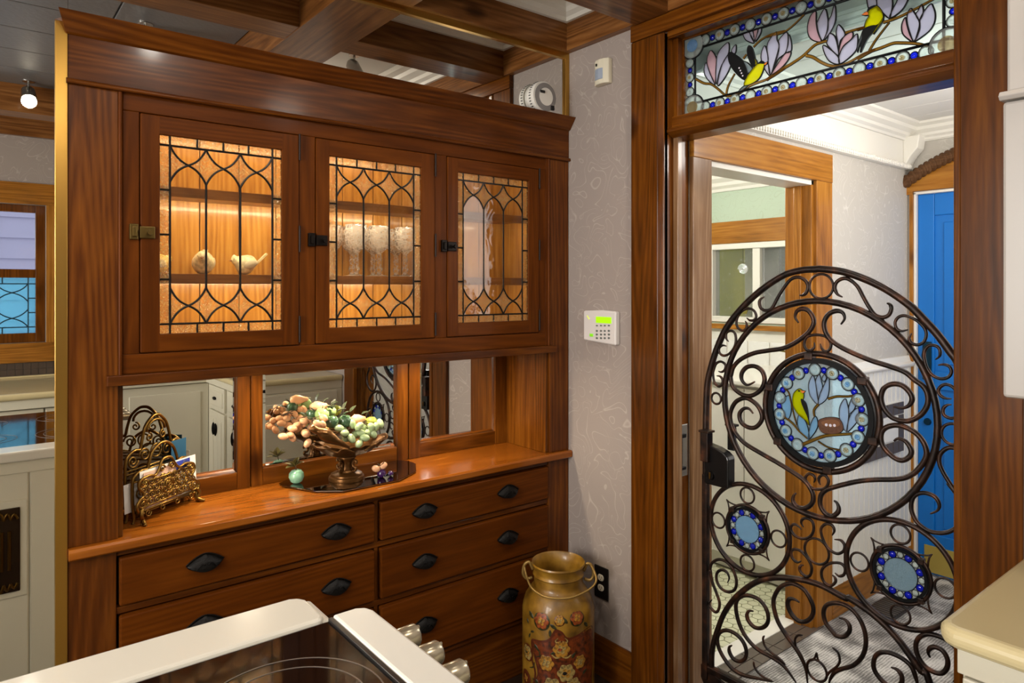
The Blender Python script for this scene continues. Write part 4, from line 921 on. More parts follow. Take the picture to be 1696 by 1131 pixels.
def branch(pts, w, parent, LD, X=XG, t=.003):
    P = cr([(a, b, 0) for a, b in pts], 4); L_, R_b = [], []
    for i, p in enumerate(P):
        d = (P[min(i+1, len(P)-1)]-P[max(i-1, 0)]).normalized(); nrm = Vector((-d.y, d.x, 0)); ww = w*(1-.35*i/len(P))
        L_.append(p+nrm*ww/2); R_b.append(p-nrm*ww/2)
    poly = [(p.x, p.y) for p in L_+R_b[::-1]]
    m = MB(); k = len(L_)
    V = [(X-t, p.x, p.y) for p in L_]+[(X-t, p.x, p.y) for p in R_b]+[(X+t, p.x, p.y) for p in L_]+[(X+t, p.x, p.y) for p in R_b]; F = []
    for i in range(k-1): F += [(i, i+1, k+i+1, k+i), (2*k+i, 2*k+i+1, 3*k+i+1, 3*k+i), (i, i+1, 2*k+i+1, 2*k+i), (k+i, k+i+1, 3*k+i+1, 3*k+i)]
    F += [(0, k, 3*k, 2*k), (k-1, 2*k-1, 4*k-1, 3*k-1)]
    build(m.add(V, F), 'branch', G_BRANCH, parent)
    for side in (L_, R_b): LD.tube([(X, p.x, p.y) for p in side], .0018, 5)
# ---- central medallion
md = build(MB().tube(v3(circ(1.0915, 1.142, .1838, n=72)), .0095, 10, True), 'medallion_ring', IRON, g, smooth='all')
LD = MB(); MC, MZ = 1.0912, 1.1417
bp = MB().lathe([(.154, XG-.010), (.170, XG-.010), (.170, XG+.010), (.154, XG+.010), (.154, XG-.010)], (0, MC, MZ), 64, 'x'); build(bp, 'lead_border', G_BLK, md, smooth=True)
disc(MC, MZ, .156, XG-.0012, XG+.0012, glassy('ripple_aqua_medallion_glass', (196, 228, 242), .5, (206, 236, 250), bump=.9, bscale=55), 'background_glass', md, seg=48)
RP = zs('462,203 318,232 210,317 145,445 138,597 197,747 305,870 443,950 595,960 735,905 835,793 870,640 850,470 755,330 618,232')
BP = zs('380,208 255,267 167,377 131,520 158,672 242,815 373,913 516,960 662,940 790,853 857,718 862,553 812,396 690,272 541,210')
for i, (p, q) in enumerate(zip(Q('m', RP), Q('m', BP))):
    ang = math.atan2(p[1]-MZ, p[0]-MC); roundel(MC+.134*math.cos(ang), MZ+.134*math.sin(ang), .0192, md, LD, cen=G_ROUNDC if i in (1, 11, 14, 9, 12) else G_ICE if i % 3 else None)
    ang = math.atan2(q[1]-MZ, q[0]-MC); gem(MC+.134*math.cos(ang), MZ+.134*math.sin(ang), .0096, md, LD)
G_PALE = glassy('pale_periwinkle_opal', (204, 214, 234), .7, (210, 220, 240))
for s in ('447,265 415,320 410,380 430,450 488,512 490,460 478,380 468,320', '500,258 470,310 478,390 490,470 505,430 528,370 515,300', '545,255 525,290 540,320 560,290', '580,280 540,350 505,430 495,512 560,470 585,390',
          '720,465 680,520 670,600 690,680 732,745 745,670 752,580 740,510', '785,455 755,520 755,590 800,550 812,490', '835,545 790,570 755,630 735,745 790,700 830,640'):
    piece(Q('m', zs(s)), G_PALE, md, LD, 'petal')
G_LB = glassy('sky_blue_opal_glass', (170, 210, 236), .7, (180, 216, 242))
for s in ('330,600 315,640 320,700 350,760 412,808 408,730 385,660 355,615', '472,615 440,650 418,720 412,808 470,740 490,680', '175,490 200,460 245,440 262,530 255,600 232,637 200,590'): piece(Q('m', zs(s)), G_LB, md, LD, 'petal')
NST = plain('painted_nest_brown', (82, 46, 20), .5, bump=.8, bscale=120); EGG = plain('painted_egg_white', (206, 200, 214), .4); BEAK = plain('painted_beak_orange', (206, 110, 40), .4)
for s, w_ in (('190,610 270,670 330,740 400,800', .006), ('355,855 450,815 550,780 650,770 780,762', .009), ('575,465 650,445 740,445 800,435', .006), ('495,510 455,560 460,615', .007), ('490,825 560,870 620,890 680,900', .004), ('200,375 240,410 262,500 285,600 310,690', .004)):
    branch(Q('m', zs(s)), w_, md, LD)
piece(Q('m', zs('495,655 540,630 600,622 660,630 690,660 705,720 670,755 600,762 540,755 505,720')), NST, md, LD, 'nest', .0035)
piece(Q('m', zs('520,665 560,645 620,640 665,655 680,685 640,705 560,700')), plain('painted_nest_hollow', (112, 70, 36), .5), md, LD, 'nest_hollow', .0042, lead=False)
for a in ('565,685', '600,690', '635,690'): disc(*Q('m', zs(a))[0], .0045, XG-.0055, XG-.004, EGG, 'egg', md, seg=12)
piece(Q('m', zs('330,380 290,410 275,460 280,520 310,580 350,620 390,650 415,690 405,620 380,560 355,500 370,450 362,400')), G_YEL, md, LD, 'goldfinch_body', .004)
piece(Q('m', zs('350,462 390,500 408,570 414,650 400,610 372,550 352,500')), G_BLK, md, LD, 'goldfinch_wing', .005, lead=False)
piece(Q('m', zs('345,395 383,400 362,416')), BEAK, md, LD, 'beak', .0045, n=2)
disc(*Q('m', [(333, 396)])[0], .003, XG-.006, XG-.004, G_BLK, 'eye', md, seg=10)
build(LD, 'lead_came', G_BLK, md, smooth='all')
for i in range(6):
    a = .35+i*PI/3; c = (MC+.177*math.cos(a), MZ+.177*math.sin(a)); build(MB().box(XG-.013, XG+.013, c[0]-.014, c[0]+.014, c[1]-.012, c[1]+.012), 'ring_clip', IRON, md, .003)
# ---- the two lower medallions
for k, (yc, zc) in enumerate(((1.3442, .7055), (.8510, .7110))):
    m2 = build(MB().tube(v3(circ(yc, zc, .081, n=48)), .0055, 8, True), 'medallion_ring', IRON, g, smooth='all'); LD = MB()
    build(MB().lathe([(.066, XG-.008), (.0745, XG-.008), (.0745, XG+.008), (.066, XG+.008), (.066, XG-.008)], (0, yc, zc), 48, 'x'), 'lead_border', G_BLK, m2, smooth=True)
    disc(yc, zc, .068, XG-.001, XG+.001, G_ROUND, 'background_glass', m2, seg=40)
    disc(yc, zc, .0455, XG+.003, XG-.004, [G_ICE, glassy('textured_pale_blue_disc', (176, 206, 226), .6, (186, 212, 230), gloss=.4, bump=1.0, bscale=220)][k], 'centre_disc', m2, .002, 32)
    LD.tube([(XG, a, b) for a, b in circ(yc, zc, .0462, n=32)], .0018, 6, True)
    for i in range(16):
        a = 2*PI*i/16; gem(yc+.0562*math.cos(a), zc+.0562*math.sin(a), .0104 if i % 2 else .0088, m2, LD, mat=G_BLUE if i % 2 else G_ROUND)
    build(LD, 'lead_came', G_BLK, m2, smooth='all')
    for a in (0, PI/2, PI, 3*PI/2): ringpart('small_ring', yc+.1155*math.cos(a), zc+.1155*math.sin(a), .0265, .0036)
    for a in (PI/4, 3*PI/4, 5*PI/4, 7*PI/4):
        tip = (yc+.117*math.cos(a), zc+.117*math.sin(a)); sp = MB()
        for e in (-.24, .24):
            sp.tube([(XG, yc+r*math.cos(a+e*f), zc+r*math.sin(a+e*f)) for r, f in ((.084, 1), (.092, .5), (.104, .12), (.117, 0))], [.003, .0028, .0026, .0018], 6)
        build(sp, 'spike', IRON, g, smooth='all')
        build(bx(XG-.009, XG+.009, yc+.0785*math.cos(a)-.008, yc+.0785*math.cos(a)+.008, zc+.0785*math.sin(a)-.008, zc+.0785*math.sin(a)+.008), 'ring_clip', IRON, m2, .002)
# ---- lock
lk = build(MB().prism([(1.400, .840), (1.404, .834), (1.495, .834), (1.499, .840), (1.499, .972), (1.49, .975), (1.45, .968), (1.42, .957), (1.404, .945), (1.400, .935)], 'x', XG-.030, XG+.012), 'lock_case', plain('black_lock_enamel', (10, 9, 9), .3, coat=.2), g, .004)
build(MB().lathe([(0, XG-.036), (.013, XG-.036), (.015, XG-.03), (0, XG-.03)], (0, 1.470, .868), 20, 'x'), 'cylinder', IRONB, lk, smooth=True)
build(MB().prism([(1.4735, .880), (1.4665, .880), (1.4665, .868), (1.468, .857), (1.472, .857), (1.4735, .868)], 'x', XG-.038, XG-.035), 'keyhole_plate', BRASS2, lk)
build(bx(XG-.045, XG-.012, 1.474, 1.506, .915, 1.018), 'latch_bar', IRON, g, .003); build(bx(XG-.049, XG-.008, 1.468, 1.510, 1.018, 1.026), 'latch_cap', IRON, g, .002)
build(bx(XG+.012, XG+.03, 1.405, 1.432, .96, 1.045), 'rear_bar', IRONB, g, .003); build(bx(XG+.008, XG+.034, 1.398, 1.440, 1.045, 1.053), 'rear_bar_cap', IRONB, g, .002)
sp_ = empty('strike_plate', (2.12, 1.605, .92), 'steel strike plate let into the jamb beside the gate lock', 'strike plate')
build(bx(2.085, 2.14, 1.622, 1.628, .825, 1.02), 'plate', CHROME, sp_, .002); build(MB().box(2.095, 2.125, 1.617, 1.622, .85, .862).box(2.095, 2.125, 1.617, 1.622, .97, .985).box(2.095, 2.103, 1.617, 1.622, .862, .97), 'keeper', IRONB, sp_, .002)

# ================================================================ TRANSOM
XT = 2.10
tw_ = struct(MB().box(XT-.012, XT+.012, 1.602, 1.608, 2.164, 2.456).box(XT-.012, XT+.012, .685, .696, 2.164, 2.456).box(XT-.012, XT+.012, .696, 1.602, 2.164, 2.168).box(XT-.012, XT+.012, .696, 1.602, 2.451, 2.456), 'window_5', W['casey'])
tw_['label'] = 'stained glass transom with goldfinches, magnolias and blue gem border'
TY0, TY1, TZ0, TZ1 = .696, 1.602, 2.168, 2.451
LD = MB()
build(bx(XT-.0012, XT+.0012, TY0, TY1, TZ0, TZ1), 'background_glass', G_SKY, tw_)
bi = .043
for a, b in (((TY0, TZ0+bi), (TY1, TZ0+bi)), ((TY0, TZ1-bi), (TY1, TZ1-bi)), ((TY0+bi, TZ0), (TY0+bi, TZ1)), ((TY1-bi, TZ0), (TY1-bi, TZ1))): LD.tube([(XT, *a), (XT, *b)], .0042, 6)
co = (TY0+.034, TY1-.034); cz = (TZ0+.028, TZ1-.028)
for a in co:
    for b in cz:
        R = .045; pts = []
        for i in range(28):
            t = 2*PI*i/28; pts.append((min(max(a+R*math.cos(t), TY0), TY1), min(max(b+R*math.sin(t), TZ0), TZ1)))
        build(MB().prism(pts, 'x', XT-.005, XT+.005), 'corner_roundel', G_ROUND, tw_); LD.tube([(XT, *p) for p in pts], .0045, 6, True)
        disc(a, b, R*.5, XT-.008, XT-.005, G_ICE if b > 2.3 and a > 1 else G_ROUNDC, 'roundel_centre', tw_, .001)
ny_ = 13; span = (TY0+.088, TY1-.088)
for zc in (TZ0+.0205, TZ1-.0205):
    for i in range(ny_):
        yc = span[1]-(span[1]-span[0])*(i+.0)/(ny_-1)
        roundel(yc, zc, .0188, tw_, LD, XT, G_ROUNDC if (i*7) % 3 else None, 18)
        if i < ny_-1: gem(yc-(span[1]-span[0])/(ny_-1)/2, zc, .0105, tw_, LD, XT)
for yc in (TY0+.0205, TY1-.0205):
    for i in range(3):
        zc = TZ0+.0885+i*.053; roundel(yc, zc, .0165, tw_, LD, XT, G_ROUNDC if i == 1 else None, 18)
        if i < 2: gem(yc, zc+.0265, .009, tw_, LD, XT)
def tp(k, s, mat, name='petal', t=.0025, lead=True, n=4): piece(Q(k, zs(s), XT), mat, tw_, LD, name, t, XT, .0023, n, lead)
tp('t', '325,475 297,530 292,590 310,660 365,785 372,700 378,600 378,550 355,500', G_PINK)
tp('t', '490,400 420,460 385,530 378,600 372,700 382,790 400,700 425,620 460,560 495,490', G_PETAL)
tp('t', '505,500 455,560 425,630 402,720 392,805 450,740 500,650 515,590', G_PETAL)
tp('t', '285,590 265,640 270,700 310,760 365,792 320,690', G_PETAL)
tp('t', '560,420 520,475 545,505 562,480', G_PETAL)
tp('t', '632,320 650,370 690,395 730,402 705,350 685,305', G_PETAL); tp('t', '690,302 720,292 735,385', G_PETAL, n=2); tp('t', '727,290 770,275 740,380', G_PINK, n=2); tp('t', '780,272 800,268 790,320 742,390', G_PETAL)
tp('t', '940,300 880,370 855,430 860,520 880,700 920,620 960,500 965,420 945,370', G_PETAL)
tp('t', '830,430 805,480 797,540 815,590 865,570 850,470', G_PETAL); tp('t', '860,600 830,630 845,670 880,710 875,640', G_PETAL)
tp('u', '238,380 145,470 145,560 60,860 130,700 220,620 250,500', G_PETAL); tp('u', '260,410 255,520 230,615 285,600 293,530 280,450', G_PETAL); tp('u', '285,605 220,630 150,720 60,875 180,790 260,690', G_PINK)
tp('u', '575,135 510,200 480,330 500,430 560,480 640,485 600,380 580,260', G_PINK); tp('u', '680,105 600,250 595,300 615,400 655,475 700,400 720,300 715,200', G_PETAL); tp('u', '795,60 760,180 725,250 720,350 670,470 740,390 800,270 810,150', G_PETAL)
tp('u', '740,395 715,470 715,530 835,650 835,560 800,430', G_PETAL); tp('u', '845,290 815,380 830,470 842,560 870,470 920,400', G_PETAL); tp('u', '1000,375 900,440 855,560 850,650 900,540 1000,450', G_PINK)
tp('u', '1060,400 1000,460 900,550 850,660 860,745 950,690 1040,600 1065,520', G_PETAL); tp('u', '665,530 670,600 720,700 790,745 850,745 840,670 760,590', G_PETAL)
tp('v', '720,115 675,190 668,290 700,420 760,560 810,440 835,330 820,260 770,180', G_PETAL); tp('v', '645,235 600,320 600,420 640,490 745,560 700,450 665,330', G_PINK); tp('v', '865,60 820,140 785,195 835,270 885,170', G_PETAL)
tp('v', '985,55 900,150 840,270 840,380 800,500 765,560 950,430 1030,310 1045,190 1020,100', G_PETAL)
tp('v', '270,-150 262,0 275,120 330,160 425,245 455,180 470,0 380,-180', G_PETAL); tp('v', '130,-100 140,60 165,110 260,80 235,-60', G_PETAL); tp('v', '560,-140 540,0 480,120 435,240 540,190 640,80 690,-80', G_PETAL)
for k, s, w_ in (('t', '185,740 260,780 330,790 400,840 470,900 520,895', .007), ('t', '560,890 600,870 700,800 880,730 1018,640', .008), ('u', '0,935 150,830 300,740 430,650 560,530 650,495 710,480', .009), ('u', '460,650 540,670 640,730 740,770 860,770 980,720 1140,630 1272,580', .008),
                 ('u', '925,385 1000,360 1140,320', .007), ('u', '0,430 130,400 230,360 330,280 440,170', .006), ('t', '470,880 490,800 550,690', .007), ('t', '630,550 660,510', .007), ('t', '725,440 800,370 900,320 1018,290', .006),
                 ('v', '0,400 100,370', .007), ('v', '350,300 450,270 600,210 800,110 1000,0 1150,-90', .007), ('v', '160,680 260,520 430,300', .006), ('v', '0,790 180,690 320,640 480,580 600,575 740,580 850,595 940,620', .008)):
    branch(Q(k, zs(s), XT), w_, tw_, LD, XT)
tp('t', '765,600 710,660 660,730 640,800 700,790 765,750 805,690 830,600 800,590', G_YEL, 'goldfinch_body', .004, n=3)
tp('t', '770,600 800,570 830,580 825,600 795,597', G_BLK, 'goldfinch_cap', .005, False, 2); tp('t', '830,600 860,585 840,612', BEAK, 'beak', .0045, True, 2)
tp('t', '500,490 495,560 530,640 600,720 650,745 670,690 640,600 590,540', G_BLK, 'goldfinch_wing', .005); tp('t', '685,430 670,470 680,540 720,620 745,600 740,550 715,460', G_BLK, 'goldfinch_wing', .005)
tp('t', '635,570 670,690 720,640', G_GREY, 'wing_piece', .003, n=2); tp('t', '735,545 740,605 765,595', G_YEL, 'wing_piece', .0045, n=2); tp('t', '640,805 600,840 565,890 620,860 680,805', G_GREY, 'goldfinch_tail', .003, n=2)
for i in range(4): disc(*Q('t', [(598+i*11, 640+i*24)], XT)[0], .0028, XT-.006, XT-.005, EGG, 'wing_bar', tw_, seg=8)
tp('v', '200,90 270,85 330,150 350,240 300,320 200,360 105,380 120,290 160,220 140,180', G_YEL, 'goldfinch_body', .004, n=3)
tp('v', '150,115 215,80 260,85 180,130 140,170', G_BLK, 'goldfinch_cap', .005, False, 2); tp('v', '140,160 70,200 150,202', BEAK, 'beak', .0045, True, 2)
tp('v', '95,395 250,345 225,410 150,500 95,600 45,700 70,560', G_BLK, 'goldfinch_wing', .0045); tp('v', '342,255 335,300 215,460 255,390', G_YEL, 'wing_piece', .005, n=2)
tp('v', '60,470 85,400 70,520 20,640 10,700 5,620', G_GREY, 'goldfinch_tail', .0035, n=2)
build(LD, 'lead_came', G_BLK, tw_, smooth='all')
# ================================================================ WALL DEVICES
def rr(a, b, y0, y1, z0, z1): return bx(a, b, y0, y1, z0, z1)
kp = empty('alarm_keypad', (XB-.015, 1.955, 1.309), 'white alarm keypad with lit green display on wallpaper', 'keypad')
KW = plain('keypad_white_plastic', (214, 208, 204), .4); KD = plain('keypad_grey_key', (96, 100, 96), .5)
XK = 2.004
build(MB().prism([(1.864, 1.306), (2.045, 1.318), (2.045, 1.439), (1.95, 1.444), (1.864, 1.440)], 'x', XK, XB-.001), 'case', KW, kp, .006)
def kpt(a, b): return onx(930+a/8.076, 480+b/8.076, XK)
a = kpt(462, 440); b = kpt(668, 366)
build(bx(XK-.002, XK+.002, b[0], a[0], a[1], b[1]), 'display', plain('green_lcd_lit', (150, 214, 10), .4, emit=.75), kp, .001)
for x in (475, 530, 580, 635):
    for y in (478, 548, 597, 645):
        c = kpt(x, y); build(MB().ell((XK-.001, c[0], c[1]), (.003, .0062, .0042 if y > 500 else .003), nu=10, nv=6), 'key', KD, kp, smooth='all')
c = kpt(402, 605); build(bx(XK-.003, XK+.001, c[0]-.010, c[0]+.010, c[1]-.006, c[1]+.006), 'status_button', plain('green_button_lit', (120, 200, 30), .4, emit=.5), kp, .002)
p0, p1 = kpt(345, 345), kpt(372, 392); build(MB().tube([(XK-.001, *p0), (XK-.001, *p1)], .002, 6), 'indicator', plain('lime_indicator_lit', (200, 220, 60), .4, emit=.6), kp)
ms = empty('motion_sensor', (XB-.02, 1.95, 2.35), 'ivory motion sensor high on the wallpaper beside the beam', 'motion sensor')
IV = plain('ivory_plastic', (214, 206, 184), .4)
y0, y1, z0, z1 = 1.905, 1.985, 2.352, 2.452
build(MB().prism([(XB-.001, y1), (XB-.022, y1), (XB-.034, y1-.018), (XB-.038, (y0+y1)/2), (XB-.034, y0+.018), (XB-.022, y0), (XB-.001, y0)], 'z', z0, z1), 'case', IV, ms, .004)
build(MB().prism([(XB-.030, y1-.010), (XB-.038, y1-.022), (XB-.0415, (y0+y1)/2), (XB-.038, y0+.024), (XB-.030, y0+.018)], 'z', z0+.018, z0+.062), 'lens', plain('blue_grey_lens', (150, 160, 176), .3), ms, .002)
build(bx(XB-.0405, XB-.036, 1.955, 1.961, 2.425, 2.435), 'led_dot', AK, ms)
ol = empty('power_outlet', (XB, 1.963, .335), 'black outlet plate with two ivory sockets beside the milk can', 'outlet')
build(bx(XB-.007, XB-.0005, 1.925, 2.0015, .2715, .401), 'cover_plate', plain('black_outlet_plate', (20, 18, 18), .3), ol, .004)
for z in (.316, .357):
    s = build(MB().prism([(1.963+.0165*math.cos(t*PI/8)*1.0, z+.0145*max(-.85, min(.85, math.sin(t*PI/8)))) for t in range(16)], 'x', XB-.0095, XB-.006), 'socket', plain('ivory_socket', (214, 206, 188), .35), ol)
    for dy in (-.006, .006): build(bx(XB-.0100, XB-.0094, 1.963+dy-.001, 1.963+dy+.001, z-.002, z+.006), 'slot', AK, s)
    build(MB().lathe([(0, XB-.0100), (.0022, XB-.0100), (.0022, XB-.0094)], (0, 1.963, z-.007), 8, 'x'), 'slot', AK, s)

# ================================================================ MILK CAN
CXc, CYc, RC, CT = 1.80, 1.975, .139, .474
mc = empty('milk_can', (CXc, CYc, FZ), 'ochre painted metal milk can with folk-art flowers and wire bail', 'milk can')
def ochre():
    m, nt, b = newmat('ochre_crackle_paint'); tc = N(nt, 'ShaderNodeTexCoord'); n = N(nt, 'ShaderNodeTexNoise'); n.inputs['Scale'].default_value = 14; n.inputs['Detail'].default_value = 6
    nt.links.new(tc.outputs['Object'], n.inputs['Vector'])
    r = ramp(nt, n.outputs[0], [(.3, srgb(78, 52, 12)), (.5, srgb(124, 88, 22)), (.7, srgb(156, 116, 36))]); nt.links.new(r.outputs[0], b.inputs['Base Color'])
    b.inputs['Roughness'].default_value = .38; b.inputs['Coat Weight'].default_value = .2; return m
OCH = ochre()
prof = [(0, FZ), (RC, FZ), (RC+.003, FZ+.008), (RC, FZ+.016), (RC, .30), (RC*.985, .315), (RC*.92, .345), (RC*.78, .375), (RC*.70, .388), (.094, .40), (.094, .425), (.099, .43), (.096, .437), (.094, .445), (.099, .462), (.104, .470), (.102, .476), (.097, .472), (.088, .44), (.088, .36), (0, .33)]
build(MB().lathe(prof, (CXc, CYc, 0), 56), 'body', OCH, mc, smooth=True)
CANG = math.atan2(-CYc, -CXc)                  # direction from the can to the viewer
def onto(u, z, off): # u metres round the belly from the front
    r = RC+off if z < .30 else (RC*(1-.35*((z-.30)/.09)**1.6))+off
    a = CANG+u/RC; return (CXc+r*math.cos(a), CYc+r*math.sin(a), z)
def patch(poly, mat, name, off=.0012):
    """painted motif: polygon in (u,z) wrapped on the can"""
    P = [(p.x, p.y) for p in cr([(a, b, 0) for a, b in poly], 4, True)]
    cu = sum(p[0] for p in P)/len(P); cz_ = sum(p[1] for p in P)/len(P); V = [onto(cu, cz_, off)]; nr = 5
    for k in range(1, nr+1):
        for p in P: V.append(onto(cu+(p[0]-cu)*k/nr, cz_+(p[1]-cz_)*k/nr, off if k < nr else off*.3))
    n = len(P); F = [(0, 1+i, 1+(i+1) % n) for i in range(n)]
    for k in range(nr-1): F += [(1+k*n+i, 1+(k+1)*n+i, 1+(k+1)*n+(i+1) % n, 1+k*n+(i+1) % n) for i in range(n)]
    return build(MB().add(V, F), name, mat, mc, smooth='all')
def painted(name, rgb, dk=.45):
    m, nt, b = newmat(name); tc = N(nt, 'ShaderNodeTexCoord'); n = N(nt, 'ShaderNodeTexNoise'); n.inputs['Scale'].default_value = 60; n.inputs['Detail'].default_value = 5
    nt.links.new(tc.outputs['Object'], n.inputs['Vector']); q = [int(c*dk) for c in rgb]
    r = ramp(nt, n.outputs[0], [(.34, srgb(*q)), (.56, srgb(*rgb)), (.75, srgb(*[min(255, int(c*1.15)) for c in rgb]))]); nt.links.new(r.outputs[0], b.inputs['Base Color']); b.inputs['Roughness'].default_value = .4; return m
RED = painted('oxide_red_paint', (112, 48, 12)); GOLD = painted('ochre_yellow_paint', (168, 118, 40)); PALE = painted('buff_paint', (160, 134, 76)); DGR = painted('dark_green_paint', (52, 50, 22)); ORG = painted('rust_orange_paint', (140, 66, 24)); INK = plain('near_black_paint', (26, 24, 20), .4)
RDK = plain('dark_oxide_outline', (84, 34, 14), .4)
pan = [(-.085, -.01), (-.10, .05), (-.075, .10), (-.09, .155), (-.105, .19), (-.10, .215), (-.06, .222), (-.03, .235), (-.01, .268), (.015, .262), (.035, .24), (.075, .245), (.12, .255), (.16, .24), (.165, .15), (.15, .06), (.16, -.01), (.10, -.03), (-.03, -.03)]
patch([(a*1.06-.002, (b-.11)*1.06+.11) for a, b in pan], RDK, 'panel_outline', .0008); patch(pan, RED, 'painted_panel', .0014)
def flower(u, z, r, col, cen, name='painted_flower'):
    patch([(u+r*1.14*math.cos(t*PI/4)*(1+.08*math.sin(3*t)), z+r*1.14*math.sin(t*PI/4)) for t in range(8)], RDK if col is not ORG else DGR, 'painted_shadow', .0018)
    for k in range(6):
        a = k*PI/3; patch([(u+r*.55*math.cos(a)+r*.5*math.cos(t*PI/3), z+r*.55*math.sin(a)+r*.5*math.sin(t*PI/3)) for t in range(6)], col, name, .0024)
    for k in range(4): patch([(u+r*.32*math.cos(k*1.57+.5)+r*.26*math.cos(t*PI/3), z+r*.32*math.sin(k*1.57+.5)+r*.26*math.sin(t*PI/3)) for t in range(6)], GOLD if col is not GOLD else PALE, 'painted_inner_petal', .0028)
    patch([(u+r*.24*math.cos(t*PI/3)-r*.2, z+r*.24*math.sin(t*PI/3)) for t in range(6)], cen, 'painted_flower_eye', .0034)
def leaf(u, z, l, a, col=DGR): patch([(u+t*l*math.cos(a)-w_*math.sin(a), z+t*l*math.sin(a)+w_*math.cos(a)) for t, w_ in ((0, 0), (.35, l*.22), (.75, l*.17), (1, 0), (.7, -l*.17), (.3, -l*.2))], col, 'painted_leaf', .002)
flower(.012, .205, .032, GOLD, ORG); flower(-.045, .150, .030, GOLD, PALE); flower(.03, .118, .034, PALE, INK); flower(-.022, .065, .036, PALE, INK); flower(.055, .068, .032, PALE, INK); flower(.085, .15, .026, GOLD, PALE)
flower(-.065, .300, .030, ORG, PALE); flower(.075, .315, .028, ORG, GOLD); flower(.005, .310, .018, GOLD, PALE); flower(-.135, .16, .028, PALE, DGR); flower(-.145, .06, .026, RDK, ORG)
for u, z, l, a in ((-.10, .300, .034, 2.6), (-.03, .295, .03, -.6), (.035, .30, .034, 2.4), (-.03, .275, .026, -1.6), (.105, .29, .03, -.8), (-.075, .185, .03, 2.3), (-.03, .185, .025, .4), (.05, .17, .026, .9), (-.075, .07, .032, 3.0), (.01, .02, .03, -1.4), (.03, .03, .03, -.6), (.095, .1, .028, .5), (-.125, .22, .02, 1.2), (-.115, .245, .02, .4), (-.13, .27, .02, 2)): leaf(u, z, l, a)
def stroke(P, w_, col):
    Q_ = cr([(a, b, 0) for a, b in P], 4); L_, R_b = [], []
    for i, p in enumerate(Q_):
        d = (Q_[min(i+1, len(Q_)-1)]-Q_[max(i-1, 0)]).normalized(); k = w_*math.sin(PI*(.12+.8*i/len(Q_))); L_.append((p.x-d.y*k, p.y+d.x*k)); R_b.append((p.x+d.y*k, p.y-d.x*k))
    n = len(L_); V = [onto(a, b, .0022) for a, b in L_+R_b]; build(MB().add(V, [(i, i+1, n+i+1, n+i) for i in range(n-1)]), 'painted_stroke', col, mc, smooth='all')
for sgn in (-1, 1):
    stroke([(.03+sgn*.01, .02), (.03+sgn*.03, .0), (.03+sgn*.055, .01), (.03+sgn*.05, .03), (.03+sgn*.035, .025)], .003, GOLD); stroke([(.012+sgn*.012, .248), (.012+sgn*.022, .236), (.012+sgn*.012, .228), (.012+sgn*.004, .238)], .0025, PALE)
    stroke([(.012, .18), (.012+sgn*.02, .175), (.012+sgn*.036, .185)], .003, PALE)
stroke([(-.095, .20), (-.075, .19), (-.07, .17), (-.085, .165)], .003, DGR); stroke([(-.12, .11), (-.1, .12), (-.095, .14)], .003, DGR); stroke([(-.105, .205), (-.108, .15), (-.09, .1), (-.105, .04)], .004, RDK)
# ears and bail
WIRE = plain('worn_gilt_wire', (146, 116, 62), .4, metal=.5)
va = CANG+PI/2; ux, uy = math.cos(va), math.sin(va); fx, fy = math.cos(CANG), math.sin(CANG)
def cp(s, f, z): return (CXc+ux*s+fx*f, CYc+uy*s+fy*f, z)
for s in (-1, 1):
    build(MB().tube(cr([cp(s*.098, .0, .44), cp(s*.112, .0, .468), cp(s*.130, .0, .458), cp(s*.136, .0, .425), cp(s*.122, .0, .405), cp(s*.10, .0, .41)], 5), .0065, 8), 'ear', WIRE, mc, smooth='all')
bp_ = [cp(-.132, 0, .452), cp(-.120, .03, .42), cp(-.095, .075, .395), cp(-.04, .118, .386), cp(.04, .118, .386), cp(.11, .085, .402), cp(.143, .055, .425), cp(.134, .02, .455), cp(.124, 0, .462)]
build(MB().tube(cr(bp_, 6), .0042, 8), 'bail', WIRE, mc, smooth='all')

